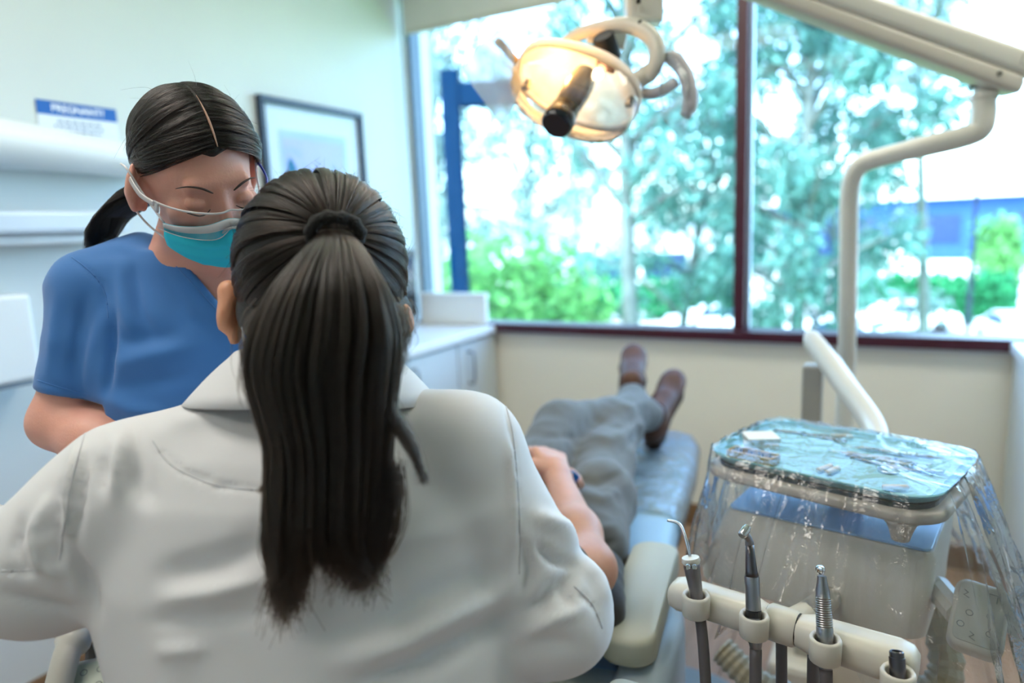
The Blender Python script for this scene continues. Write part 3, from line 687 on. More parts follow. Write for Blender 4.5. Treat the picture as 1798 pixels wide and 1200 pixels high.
bm = bmesh.new(); lathe(bm, [(0, 0), (.016, 0), (.019, .004), (.019, .04), (.016, .044), (0, .044)], axis_mat(L(1148, 122, -.02), L(1118, 143, -.01) - L(1148, 122, -.02)), 16); lput('pivot', bm, M_cream, auto=40)
# lamp head: bowl facing the patient's mouth
ldir = (L(974, 226, -.085) - L(1036, 122, .0)).normalized()
la = (L(1128, 178, -.02) - L(905, 108, .03)); la = (la - ldir * la.dot(ldir)).normalized(); lb = ldir.cross(la).normalized()
lc = L(1016, 150, .0)
LM = Matrix(((la.x, lb.x, ldir.x, lc.x), (la.y, lb.y, ldir.y, lc.y), (la.z, lb.z, ldir.z, lc.z), (0, 0, 0, 1)))
def ering(sa, sb, z, n=40, p=2.4):
    o = []
    for k in range(n):
        a = 2 * math.pi * k / n; c, s = math.cos(a), math.sin(a)
        o.append(LM @ V((sa * math.copysign(abs(c) ** (2 / p), c), sb * math.copysign(abs(s) ** (2 / p), s), z)))
    return o
RA, RB, RD = .132, .088, .075
M_refl = film('reflector_glass', (1, .88, .66), .08, .2, milky=.6)
M_shell = film('lamp_shell', (1, .96, .9), .06, .15, milky=.5)
bm = bmesh.new(); loft(bm, [ering(RA * s, RB * s, -RD * (1 - s * s)) for s in (.12, .3, .5, .68, .82, .92, 1)], cap0=True, cap1=False); lput('reflector', bm, M_refl, smooth=True)
bm = bmesh.new(); loft(bm, [ering((RA + .006) * s, (RB + .006) * s, -RD * (1 - s * s) - .008) for s in (.12, .3, .5, .68, .82, .92, 1)] + [ering(RA + .006, RB + .006, .012), ering(RA - .001, RB - .001, .012), ering(RA - .001, RB - .001, -.002)], cap0=True, cap1=False); lput('shell', bm, M_shell, smooth=True)
bm = bmesh.new(); loft(bm, [ering(RA + .004, RB + .004, .012), ering(RA + .005, RB + .005, .04), ering(RA * .97, RB * .97, .066), ering(RA * .8, RB * .8, .080), ering(RA * .5, RB * .5, .087), ering(RA * .1, RB * .1, .088)], cap0=False); lput('clear_shield', bm, film('lamp_shield', (.98, .985, 1), .03, .04, fres=1.38, milky=.025), smooth=True)
bm = bmesh.new(); rr = [LM @ V((math.cos(a) * (RA + .003), math.sin(a) * (RB + .003), .04)) for a in (math.pi * (1.12 + .76 * k / 20) for k in range(21))]; tube(bm, rr, .004, 8); lput('shield_lip', bm, film('shield_lip_clear', (.95, .97, 1), .12, .06))
# bulb cover post and cap
p0 = LM @ V((.002, .0, -.04)); pdir = ldir
PM = axis_mat(p0, pdir)
bm = bmesh.new(); lathe(bm, [(.015, 0), (.025, .004), (.029, .03), (.030, .06), (.028, .1), (.025, .118)], PM, 24, cap=True); lput('bulb_cover', bm, mat('smoky_chrome', (96, 98, 106), .25, .35, var=.3, scale=18), auto=40)
bm = bmesh.new(); lathe(bm, [(.025, .116), (.029, .118), (.030, .128), (.030, .142), (.033, .146), (.033, .166), (.029, .171), (0, .171)], PM, 24); lput('bulb_cap', bm, mat('navy_black_cap', (16, 24, 38), .18, var=.1), auto=40)
bm = bmesh.new(); tube(bm, [PM @ V((.0318 * math.cos(a), .0318 * math.sin(a), .144)) for a in (2 * math.pi * k / 24 for k in range(25))], .0016, 6); lput('cap_ring', bm, M_chrome)
M_bulb = emit('halogen_bulb', (255, 226, 170), 45.0)
bp = LM @ V((.028, .012, -.035)); bm = bmesh.new(); bmesh.ops.create_uvsphere(bm, u_segments=14, v_segments=10, radius=.0105, matrix=Matrix.Translation(bp)); lput('bulb', bm, M_bulb, smooth=True)
bm = bmesh.new(); rbox(bm, -.012, .03, -.014, .012, -.016, -.004, .003, 1, LM @ Matrix.Translation((.03, .03, -.038))); lput('bulb_holder', bm, mat('copper_socket', (112, 76, 66), .35, .6))
bd = bpy.data.lights.new('bulb_light', 'POINT'); bd.energy = 1.3; bd.color = (1.0, .47, .09); bd.shadow_soft_size = .012
bo = bpy.data.objects.new('bulb_light', bd); COL.objects.link(bo); bo.location = LM @ V((-.05, .01, -.018)) - V((-.09, 2.13, 0)); bo.parent = lamp
# black knob behind the bowl
bm = bmesh.new(); lathe(bm, [(0, 0), (.024, 0), (.024, .05), (.021, .054), (0, .054)], axis_mat(L(1072, 104, .035), L(1058, 62, -.0) - L(1072, 104, .035)), 20); lput('focus_knob', bm, mat('matt_black', (16, 17, 20), .7), auto=40)
# brackets on the rim
for q in ((1106, 180), (925, 150)):
    bm = bmesh.new(); rbox(bm, -.008, .008, -.006, .006, -.012, .012, .002, 1, axis_mat(L(q[0], q[1], -.02), ldir)); rbox(bm, -.004, .004, -.004, .014, -.018, -.006, .002, 1, axis_mat(L(q[0], q[1] + 6, -.02), ldir)); lput('shield_clip', bm, M_steel2)
# handles
bm = bmesh.new(); hb = smooth_path([L(1100, 160, .02), L(1140, 165, -.02), L(1165, 158, -.03), L(1188, 143, -.035)], 4); tube(bm, hb, .011, 10, flat=.7); h1 = lput('handle_bar', bm, mat('grey_handle', (184, 180, 184), .4), smooth=True)
bm = bmesh.new(); hg = smooth_path([L(1168, 100, -.03), L(1185, 106, -.035), L(1202, 128, -.04), L(1210, 155, -.045), L(1212, 182, -.045), L(1203, 204, -.045)], 5); tube(bm, hg, [.012] * 3 + [.0155] * (len(hg) - 6) + [.012] * 3, 12); lput('handle', bm, mat('grey_handle', (184, 180, 184), .4), smooth=True)
def bag(cs, name='handle_bag', mtl=None, puff=.02):
    """clear plastic sleeve: two bulged sheets between outline points"""
    bm = bmesh.new(); n = len(cs); c = sum((V(p) for p in cs), V()) / n
    for sg in (-1, 1):
        rings = []
        for s in (1.0, .8, .55, .25):
            rings.append([c.lerp(V(p), s) + CF * (sg * puff * (1 - s * s) + .004 * math.sin(9 * s + 2.3 * i)) for i, p in enumerate(cs)])
        loft(bm, rings, cap0=False)
    return lput(name, bm, mtl or film('bag_film', (.97, .99, 1), .03, .1, bump=.3, bscale=25, milky=.12, fres=1.15), smooth=True)
bag([L(1168, 75, -.04), L(1188, 92, -.04), L(1206, 115, -.04), L(1217, 150, -.045), L(1216, 190, -.045), L(1210, 220, -.045), L(1196, 247, -.045), L(1178, 225, -.04), L(1160, 205, -.04), L(1158, 160, -.04), L(1158, 115, -.04)], puff=.025)
bm = bmesh.new(); hl = smooth_path([L(910, 112, .03), L(895, 95, .02), L(882, 80, .01), L(873, 72, .0)], 4); tube(bm, hl, .0085, 10); lput('handle', bm, mat('amber_handle', (226, 180, 112), .4), smooth=True)
bag([L(888, 42, .0), L(898, 75, .0), L(904, 110, .01), L(918, 150, .0), L(905, 180, -.01), L(880, 222, -.01), L(858, 190, -.01), L(830, 152, -.01), L(812, 118, -.01), L(838, 85, 0), L(866, 58, 0)], puff=.006, mtl=film('paper_bag', (.93, .96, 1), .05, .2, milky=.42))
# ================================================================== DELIVERY UNIT
UO = V((-.065, 1.146, 0)); UR = rad(-10)
unit = thing('delivery_unit', 'cream dental delivery unit with instrument rail on a folding arm', 'dental unit', tuple(UO), UR)
UMi = (Matrix.Translation(UO) @ Matrix.Rotation(UR, 4, 'Z')).inverted()
def uw(p): return UMi @ V(p)            # world -> unit space
def uput(name, bm, m, parent=unit, **k): return bm_obj(name, bm, m, parent, **k)
# main box
bm = bmesh.new()
def bring(z, x0, x1, y0, y1, r): return [V((x + (x0 + x1) / 2, y + (y0 + y1) / 2, z)) for x, y in rrect(x1 - x0, y1 - y0, r, 5)]
loft(bm, [bring(.728, -.190, .132, -.02, .24, .03), bring(.738, -.203, .145, -.035, .25, .035), bring(.76, -.203, .145, -.035, .25, .03), bring(.852, -.172, .150, .0, .25, .016), bring(.862, -.167, .145, .006, .248, .014)])
uput('housing', bm, M_cream, auto=35)
bm = bmesh.new(); slab(bm, rrect(.308, .238, .012, 3), .8625, .8665, Matrix.Translation((-.011, .127, 0)), .0015); uput('top_panel', bm, mat('top_reflection_blue', (150, 200, 250), .25, var=.02))  # blue of the window's reflection put into the top's colour
# post and tray holder
bm = bmesh.new(); tube(bm, [(.0, .13, .866), (.0, .13, .93)], .028, 16); uput('tray_post', bm, M_cream, smooth=False)
TC = V((-.055, 1.235, 0)); TR = rad(-17)
TMx = UMi @ Matrix.Translation(TC) @ Matrix.Rotation(TR, 4, 'Z')
bm = bmesh.new(); slab(bm, rrect(.366, .289, .056, 7), .929, .947, TMx, .006); uput('tray_holder', bm, mat('holder_cream', (212, 200, 188), .35, var=.02), auto=50)
bm = bmesh.new(); slab(bm, rrect(.335, .262, .05, 6), .9472, .954, TMx); uput('tray_gap_shade', bm, mat('gap_shade_steel', (30, 44, 62), .3, .4))  # dark slab stands for the shaded gap and steel frame under the tray
bm = bmesh.new(); lathe(bm, [(0, -.035), (.012, -.035), (.016, -.02), (.02, -.01), (.03, 0), (0, 0)], TMx @ Matrix.Translation((.13, -.115, .930)), 16); uput('holder_bracket', bm, mat('holder_cream', (212, 200, 188), .35), smooth=True)
# folding arm and column
bm = bmesh.new(); a = [uw(pt(1421, 600, 1.85)), uw(pt(1432, 606, 1.82)), uw(pt(1480, 672, 1.66)), uw(pt(1532, 745, 1.50)), uw(pt(1545, 790, 1.42))]; tube(bm, smooth_path(a, 5), [.016, .024] + [.031] * 19, 14, flat=.75); uput('arm', bm, M_cream2, smooth=True)
bm = bmesh.new(); a = [uw(pt(1461, 632, 1.83)), uw(pt(1500, 690, 1.68)), uw(pt(1545, 760, 1.5))]; tube(bm, smooth_path(a, 5), .02, 12); uput('arm_rod', bm, M_cream2, smooth=True)
cb = pt(1428, 640, 1.86)
bm = bmesh.new(); rbox(bm, -.026, .026, -.026, .026, 0, cb.z, .008, 2, UMi @ Matrix.Translation((cb.x, cb.y, 0))); uput('column', bm, mat('grey_cream_column', (176, 172, 160), .4))
bm = bmesh.new(); rbox(bm, -.09, .05, -.09, .09, 0, .12, .02, 2, UMi @ Matrix.Translation((cb.x, cb.y, 0))); uput('column_base', bm, M_cream)
bm = bmesh.new(); tube(bm, [uw(pt(1545, 790, 1.42)), V((.02, .22, .80))], .03, 14); uput('arm_joint', bm, M_cream)
# instrument rail
RY, RZ = -.268, .842
def railring(x, h, w, yo=0): return [V((x, RY + yo + a, RZ + b)) for a, b in rrect(w, h, min(h, w) * .42, 5)]
bm = bmesh.new(); loft(bm, [railring(-.14, .02, .03), railring(-.136, .034, .044), railring(-.125, .042, .05), railring(-.02, .042, .05), railring(-.006, .036, .04)]); uput('rail', bm, M_cream, auto=45)
bm = bmesh.new(); loft(bm, [railring(.034, .036, .04), railring(.05, .044, .05), railring(.145, .046, .056), railring(.160, .04, .05), railring(.167, .024, .034)]); uput('rail', bm, M_cream, auto=45)
bm = bmesh.new(); lathe(bm, [(0, 0), (.021, 0), (.0235, .004), (.0235, .034), (.021, .038), (0, .038)], axis_mat((-.005, RY, RZ), (1, 0, 0)), 20); uput('swivel', bm, M_cream, auto=40)
for x in (-.0055, .033): bm = bmesh.new(); lathe(bm, [(0, 0), (.0205, 0), (.0205, .0015), (0, .0015)], axis_mat((x, RY, RZ), (1, 0, 0)), 20); uput('swivel_seam', bm, M_black)
bm = bmesh.new(); tube(bm, smooth_path([(.014, RY + .02, RZ - .01), (.014, -.15, .80), (.014, -.02, .765)], 4), .018, 12); uput('rail_bracket', bm, M_cream, smooth=True)
# rail cups
def cup(x, yo=-.02):
    bm = bmesh.new(); lathe(bm, [(.0225, -.022), (.025, -.018), (.027, .016), (.025, .022), (.020, .020), (.018, -.022)], Matrix.Translation((x, RY + yo, RZ)), 18, cap=False)
    return uput('holder_cup', bm, M_cream, smooth=True)
# control pad
pc = [pt(1690, 1012, 1.0), pt(1785, 1040, .965), pt(1752, 1158, .915), pt(1655, 1122, .95)]
pcn = sum(pc, V()) / 4; pxx = ((pc[1] - pc[0]) + (pc[2] - pc[3])).normalized(); pyy = ((pc[0] - pc[3]) + (pc[1] - pc[2])); pyy = (pyy - pxx * pyy.dot(pxx)).normalized(); pn = pxx.cross(pyy)
PMx = UMi @ Matrix(((pxx.x, pyy.x, pn.x, pcn.x), (pxx.y, pyy.y, pn.y, pcn.y), (pxx.z, pyy.z, pn.z, pcn.z), (0, 0, 0, 1)))
pw, ph = (pc[1] - pc[0]).length * 1.02, (pc[0] - pc[3]).length * 1.0
bm = bmesh.new(); slab(bm, rrect(pw, ph, .016, 5), -.026, .0, PMx, .006); pad = uput('control_pad', bm, M_cream, auto=50)
bm = bmesh.new(); slab(bm, rrect(pw * .84, ph * .86, .008, 4), .0002, .002, PMx, .0006); uput('keypad_membrane', bm, mat('membrane_grey', (198, 198, 188), .35, var=.02), pad)
M_icon = mat('keypad_icon', (120, 126, 124), .6)
for (x, y, k) in ((-.018, .026, 0), (.012, .03, 1), (-.012, -.002, 2), (.012, .002, 2), (-.02, -.022, 2), (.014, -.024, 2), (-.004, -.034, 0)):
    bm = bmesh.new()
    if k == 2: tube(bm, [PMx @ V((x + .0042 * math.cos(a), y + .0042 * math.sin(a), .0023)) for a in (2 * math.pi * i / 12 for i in range(13))], .0005, 4)
    elif k == 1: tube(bm, [PMx @ V(p) for p in ((x - .005, y - .006, .0023), (x - .005, y + .006, .0023), (x + .005, y + .006, .0023), (x + .005, y - .006, .0023))], .0005, 4)
    else: tube(bm, [PMx @ V(p) for p in ((x - .004, y + .005, .0023), (x + .001, y + .002, .0023), (x - .004, y - .003, .0023), (x + .003, y - .006, .0023))], .0005, 4)
    uput('keypad_icon', bm, M_icon, pad)
bm = bmesh.new(); tube(bm, [PMx @ V((-pw * .3, .0, -.02)), V((.15, .05, .79))], .02, 10); uput('pad_bracket', bm, M_cream)
# ribbed tubing bundle under the unit
bm = bmesh.new(); hp = smooth_path([(-.19, .05, .56), (-.1, .04, .52), (.05, .06, .53), (.16, .12, .60), (.12, .18, .735)], 14); tube(bm, hp, [.028 if i % 2 else .024 for i in range(len(hp))], 12); uput('corrugated_hose', bm, mat('hose_cream', (176, 166, 140), .5), smooth=False)

# ---- instruments hanging in the rail (each a thing of its own)
def inst(name, label, base): 
    t = thing(name, label, 'instrument', tuple(base), group='instruments on the rail'); return t
def ip(t, name, bm, m, **k):
    o = bm_obj(name, bm, m, t, **k); o.location = -V(t.location); return o
def hose(t, p, q, m=M_hose, r=.0075, extra=None):
    bm = bmesh.new(); tube(bm, smooth_path([p] + (extra or []) + [q], 8), r, 10); ip(t, 'hose', bm, m, smooth=True)
def lathe_line(bm, a, b, prof, seg=16):
    """profile [(r, fraction)] along the line a->b"""
    Lh = (V(b) - V(a)).length; lathe(bm, [(r, f * Lh) for r, f in prof], axis_mat(a, V(b) - V(a)), seg)
def rails(x, yo=-.045): return unit.matrix_basis @ V((x, RY + yo, RZ))
UW = Matrix.Translation(UO) @ Matrix.Rotation(UR, 4, 'Z')
# air-water syringe
b0 = pt(1229, 1080, .925); b1 = pt(1213, 985, .925)
t = inst('water_syringe', 'grey air and water syringe with thin bent nozzle on the rail', b0)
bm = bmesh.new(); lathe_line(bm, b0, b1, [(.007, 0), (.0085, .05), (.0085, .4), (.0105, .8), (.011, .9), (.010, 1)]); ip(t, 'body', bm, mat('grey_metal_grip', (128, 124, 126), .35, .6), smooth=True)
bm = bmesh.new(); lathe_line(bm, pt(1214, 990, .925), pt(1212, 978, .925), [(.011, 0), (.0125, .3), (.0115, .9), (.006, 1)]); ip(t, 'collar', bm, M_cream2, auto=40)
bm = bmesh.new(); tube(bm, smooth_path([pt(1212, 980, .925), pt(1205, 950, .93), pt(1196, 925, .94), pt(1186, 917, .945), pt(1172, 914, .95)], 5), .0022, 8); ip(t, 'nozzle', bm, M_chrome, smooth=True)
for s in (-5, 6): bm = bmesh.new(); lathe_line(bm, pt(1213 + s, 996, .915), pt(1213 + s, 996, .905), [(.004, 0), (.004, .8), (.003, 1)], 10); ip(t, 'button', bm, M_chrome, auto=40)
hose(t, b0, pt(1243, 1280, .90), extra=[pt(1236, 1150, .915)])
# contra-angle handpiece
b0 = pt(1327, 1140, .875); b1 = pt(1318, 990, .885)
t = inst('contra_angle', 'steel contra-angle handpiece with bent square head on the rail', b0)
bm = bmesh.new(); lathe_line(bm, b0, pt(1323, 1082, .878), [(.0068, 0), (.0085, .2), (.009, .9), (.008, 1)]); ip(t, 'connector', bm, M_steel2, auto=40)
bm = bmesh.new(); lathe_line(bm, pt(1323, 1083, .878), pt(1323, 1071, .8785), [(.0098, 0), (.0098, 1)]); ip(t, 'black_band', bm, M_black)
bm = bmesh.new(); lathe_line(bm, pt(1323, 1071, .8785), pt(1320, 1012, .882), [(.0092, 0), (.0096, .05), (.0092, .5), (.0096, .95), (.009, 1)]); ip(t, 'motor_sleeve', bm, M_steel2, auto=40)
bm = bmesh.new(); lathe_line(bm, pt(1320, 1012, .882), pt(1316, 955, .887), [(.0088, 0), (.0075, .15), (.0062, .6), (.0052, 1)]); ip(t, 'neck', bm, mat('dark_steel', (96, 94, 98), .28, 1.0), smooth=True)
bm = bmesh.new(); tube(bm, smooth_path([pt(1316, 957, .887), pt(1315, 949, .886), pt(1309, 938, .883)], 4), [.0055] * 4 + [.0048] * 5, 12); ip(t, 'elbow', bm, M_steel2, smooth=True)
bm = bmesh.new(); lathe_line(bm, pt(1302, 942, .876), pt(1313, 926, .884), [(.0045, 0), (.0058, .1), (.0058, .75), (.0048, .8), (.0048, 1)]); ip(t, 'head', bm, M_chrome, auto=40)
hose(t, b0, pt(1325, 1300, .86))
# high-speed handpiece
b0 = pt(1450, 1175, .82); b1 = pt(1443, 1012, .835)
t = inst('high_speed_handpiece', 'steel high speed handpiece with small round head on the rail', b0)
bm = bmesh.new(); lathe_line(bm, b0, pt(1449, 1125, .824), [(.007, 0), (.0092, .3), (.0095, .6), (.0078, .65), (.0078, .8), (.0095, .85), (.0095, 1)]); ip(t, 'connector', bm, M_steel2, auto=35)
bm = bmesh.new(); prof = [(.0095, 0), (.0098, .05)]
for i in range(14): f = .2 + .5 * i / 14; prof += [(.0096 - .0022 * max(0, f - .3), f), (.0090 - .0022 * max(0, f - .3), f + .012)]
prof += [(.008, .78), (.0055, .93), (.0052, 1)]
lathe_line(bm, pt(1449, 1125, .824), pt(1443, 1012, .835), prof); ip(t, 'grip', bm, M_steel2, auto=35)
bm = bmesh.new(); bmesh.ops.create_uvsphere(bm, u_segments=16, v_segments=10, radius=.0058, matrix=Matrix.Translation(pt(1440, 1001, .833))); ip(t, 'head', bm, M_chrome, smooth=True)
bm = bmesh.new(); lathe_line(bm, pt(1440, 1004, .83), pt(1436, 999, .822), [(.0038, 0), (.0038, .7), (.001, 1)], 10); ip(t, 'push_button', bm, M_chrome, auto=40)
hose(t, b0, pt(1452, 1330, .81))
# empty hose connector
b0 = pt(1577, 1190, .775); b1 = pt(1574, 1143, .78)
t = inst('hose_connector', 'empty steel hose connector at the right end of the rail', b0)
bm = bmesh.new(); lathe_line(bm, b0, b1, [(.008, 0), (.0085, .1), (.0085, .75), (.0076, .76), (.0076, .95), (.0062, 1), (.005, .98), (.005, .7)]); ip(t, 'ferrule', bm, mat('dark_steel', (96, 94, 98), .28, 1.0), auto=35)
hose(t, b0, pt(1580, 1330, .77))
t = inst('spare_hose', 'dark spare hose hanging behind the instrument rail', pt(1372, 1120, .95)); hose(t, pt(1372, 1120, .95), pt(1373, 1320, .93))
t = inst('suction_hose', 'second dark hose hanging behind the handpiece on the rail', pt(1428, 1150, .90)); hose(t, pt(1428, 1150, .90), pt(1426, 1330, .88))
# cups where the instruments pass through the rail
for x_ in ((1222, 1062), (1324, 1098), (1449, 1140), (1576, 1200)):
    p = UMi @ pt(x_[0], x_[1], {1222: .925, 1324: .877, 1449: .823, 1576: .777}[x_[0]])
    bm = bmesh.new(); lathe(bm, [(.0155, -.016), (.018, -.014), (.0185, .012), (.0165, .016), (.0125, .013), (.0115, -.016)], Matrix.Translation((p.x, p.y, p.z)), 18, cap=False); uput('holder_cup', bm, M_cream, smooth=True)
    bm = bmesh.new(); tube(bm, [(p.x, p.y + .014, p.z), (p.x, max(RY + .01, p.y + .02), RZ)], .015, 10); uput('cup_arm', bm, M_cream, smooth=True)

# ================================================================== TRAY AND WHAT LIES ON IT
TM = Matrix.Translation(TC) @ Matrix.Rotation(TR, 4, 'Z')
tray = thing('instrument_tray', 'shallow light blue instrument tray on the delivery unit', 'tray', (TC.x, TC.y, .9545), TR)
def tring(w, h, r, z): return [V((x, y, z)) for x, y in rrect(w, h, r, 7)]
M_tb = mat('tray_blue', (122, 186, 206), .35, var=.04)
bm = bmesh.new(); loft(bm, [tring(.325, .250, .045, .0), tring(.338, .263, .05, .004), tring(.345, .270, .052, .010), tring(.353, .278, .054, .0125), tring(.353, .278, .054, .015), tring(.343, .268, .051, .0145), tring(.334, .259, .048, .0065), tring(.320, .245, .043, .005)]); bm_obj('tray_body', bm, M_tb, tray, auto=50)
bm = bmesh.new(); slab(bm, rrect(.318, .243, .042, 6), .0052, .0062, None); bm_obj('paper_liner', bm, mat('liner_blue', (156, 214, 232), .6, var=.03), tray)
ZT = .9609
def on_tray(x, y): return pz(x, y, ZT + .004)          # bearing -> tray surface
def tthing(name, label, cat, p, rz=0.0, group='things on the instrument tray'):
    return thing(name, label, cat, (p.x, p.y, ZT), rz, group)
p = on_tray(1336, 778)
t = tthing('gauze_pad', 'white square gauze pad at the bottom of the pair on the tray', 'gauze', p, rad(10)); 
for i in range(3): bm = bmesh.new(); slab(bm, rrect(.060, .052, .004, 2), .0005 + i * .003, .0032 + i * .003, None, .001); bm_obj('layer', bm, mat('gauze', (232, 234, 230), .9, var=.03, bump=.3, bscale=900), t)
t = tthing('gauze_pad', 'white square gauze pad lying on top of the other gauze', 'gauze', p, rad(25)); t.location.z = ZT + .0098
for i in range(3): bm = bmesh.new(); slab(bm, rrect(.056, .05, .004, 2), i * .003, .0027 + i * .003, None, .001); bm_obj('layer', bm, mat('gauze', (232, 234, 230), .9), t)
# bur block
p = on_tray(1322, 804); t = tthing('bur_block', 'small tan bur block with dark interior on the tray', 'bur block', p, TR); t.scale = (1.3, 1.3, 1.1)
M_tan = mat('tan_block', (196, 172, 124), .5, var=.08)
bm = bmesh.new(); slab(bm, rrect(.062, .026, .004, 3), .0003, .003, None); bm_obj('base', bm, M_tan, t)
bm = bmesh.new()
for a in ((-.031, .031, -.013, -.009), (-.031, .031, .009, .013), (-.031, -.027, -.009, .009), (.027, .031, -.009, .009)): rbox(bm, a[0], a[1], a[2], a[3], .003, .013, .001, 1)
bm_obj('rim', bm, M_tan, t)
for i in range(7): bm = bmesh.new(); lathe(bm, [(.0012, .003), (.0012, .010), (.0018, .011), (.001, .015), (0, .0152)], Matrix.Translation((-.022 + i * .0073, .0 + .003 * (-1) ** i, 0)), 8); bm_obj('bur', bm, [M_steel2, mat('bur_dark', (44, 34, 46), .4)][i % 2], t)
bm = bmesh.new(); box(bm, -.027, .027, -.009, .009, .003, .0045); bm_obj('inlay', bm, mat('bur_dark', (44, 34, 46), .4), t)
def probe(label, a, b, r=.0036, hook=.012, m=M_steel2, name='dental_probe', cat='instrument', ring=None):
    A = on_tray(*a); B = on_tray(*b); A.z = B.z = ZT + r + .0012; c = (A + B) / 2; t = tthing(name, label, cat, c); d = (B - A).normalized(); n = V((-d.y, d.x, 0)); Lc = (B - A).length
    off = V((c.x, c.y, ZT))
    bm = bmesh.new(); lathe(bm, [(.0008, 0), (r * .6, Lc * .06), (r, Lc * .1), (r, Lc * .3), (r * .85, Lc * .31), (r * .85, Lc * .33), (r, Lc * .34), (r, Lc * .9), (r * .6, Lc * .94), (.0008, Lc)], axis_mat(A - off, d), 12); bm_obj('handle', bm, m, t, auto=35)
    for q, s in ((A, -1), (B, 1)):
        bm = bmesh.new(); tube(bm, smooth_path([q - off, q - off + d * s * hook, q - off + d * s * hook * 1.6 + n * hook * .5, q - off + d * s * hook * 1.4 + n * hook * .9], 4), [.0009] * 12 + [.0004], 6); bm_obj('tip', bm, M_chrome, t, smooth=True)
    if ring: bm = bmesh.new(); lathe(bm, [(r * 1.25, 0), (r * 1.25, .006)], axis_mat(A - off + d * Lc * ring, d), 12); bm_obj('colour_ring', bm, mat('ring_blue', (24, 60, 110), .4), t)
    return t
probe('slim steel probe farthest back on the right of the tray', (1500, 786), (1648, 806), ring=.55)
probe('steel explorer lying in the middle of the right half of the tray', (1475, 795), (1612, 815), ring=.7)
probe('long steel scaler with blue end on the right of the tray', (1492, 800), (1632, 826), r=.0042, ring=.8)
probe('thin steel probe at the front edge of the tray', (1470, 846), (1560, 868), r=.0018, hook=.008)
# mouth mirror
A = on_tray(1560, 824); t = tthing('mouth_mirror', 'small round mouth mirror lying on the right of the tray', 'mirror', A)
bm = bmesh.new(); tube(bm, [V((.014 * math.cos(a), .014 * math.sin(a), .0022)) for a in (2 * math.pi * k / 24 for k in range(25))], .0018, 8); bm_obj('rim', bm, M_chrome, t, smooth=True)
bm = bmesh.new(); lathe(bm, [(0, .001), (.0135, .001), (.0135, .0024), (0, .0024)], None, 20); bm_obj('mirror_disc', bm, mat('mirror', (220, 226, 230), .03, 1.0, var=.0), t)
bm = bmesh.new(); tube(bm, [(.014, .002, .002), (.03, .012, .003), (.075, .012, .0042)], [.0012, .0014, .0026], 8); bm_obj('stem', bm, M_chrome, t, smooth=True)
# blue tipped brush
A = on_tray(1612, 824); t = tthing('blue_applicator', 'flat blue handled applicator at the right end of the instruments', 'applicator', A, rad(-28))
bm = bmesh.new(); slab(bm, rrect(.05, .008, .003, 3), .0008, .0045, None, .001); bm_obj('handle', bm, mat('applicator_blue', (48, 120, 168), .35), t)
bm = bmesh.new(); rbox(bm, -.07, -.025, -.0015, .0015, .001, .004, .0008, 1); bm_obj('shank', bm, M_steel2, t)
# scissors / needle holder at the back
A = on_tray(1418, 762); t = tthing('needle_holder', 'steel scissor-like needle holder at the back of the tray', 'instrument', A, rad(-6))
for s in (-1, 1):
    bm = bmesh.new(); tube(bm, smooth_path([(-.06, s * .004, .003), (-.01, s * .001, .003), (.03, -s * .008, .003), (.05, -s * .012, .003)], 4), .0018, 8); bm_obj('shank', bm, M_steel2, t, smooth=True)
    bm = bmesh.new(); tube(bm, [V((.059 + .009 * math.cos(a), -s * .014 + .008 * math.sin(a), .003)) for a in (2 * math.pi * k / 18 for k in range(19))], .0018, 6); bm_obj('finger_ring', bm, M_steel2, t, smooth=True)
bm = bmesh.new(); lathe(bm, [(0, .001), (.004, .001), (.004, .0062), (0, .0062)], Matrix.Translation((-.008, 0, 0)), 12); bm_obj('pivot', bm, M_steel2, t, auto=40)
# tweezers
A = on_tray(1545, 812); t = tthing('tweezers', 'steel tweezers between the probes on the tray', 'tweezers', A, rad(-24))
for s in (-1, 1): bm = bmesh.new(); tube(bm, smooth_path([(.05, 0, .003), (.03, s * .004, .003), (-.02, s * .004, .003), (-.055, s * .0005, .003)], 4), .0016, 6, flat=1.6); bm_obj('arm', bm, M_steel2, t, smooth=True)
for (a, rzz, nm) in (((1448, 824), 60, 'white cotton roll in the middle of the tray'), ((1462, 828), 64, 'white cotton roll beside the first in the middle of the tray'), ((1572, 858), 20, 'white cotton roll at the front right of the tray'), ((1478, 768), 10, 'white cotton roll behind the probes on the tray')):
    A = on_tray(*a); t = tthing('cotton_roll', nm, 'cotton roll', A, rad(rzz), 'cotton rolls on the tray')
    bm = bmesh.new(); lathe(bm, [(0, -.018), (.003, -.018), (.0042, -.0165), (.0044, 0), (.0042, .0165), (.003, .018), (0, .018)], axis_mat((0, 0, .0055), (1, 0, 0)), 12); bm_obj('roll', bm, mat('cotton', (236, 238, 236), .95, var=.02, bump=.3, bscale=500), t, smooth=True)
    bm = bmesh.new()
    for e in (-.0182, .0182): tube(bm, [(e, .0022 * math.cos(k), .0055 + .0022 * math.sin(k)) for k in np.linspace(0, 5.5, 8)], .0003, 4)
    bm_obj('spiral_end', bm, mat('cotton_shadow', (210, 214, 214), .9), t)

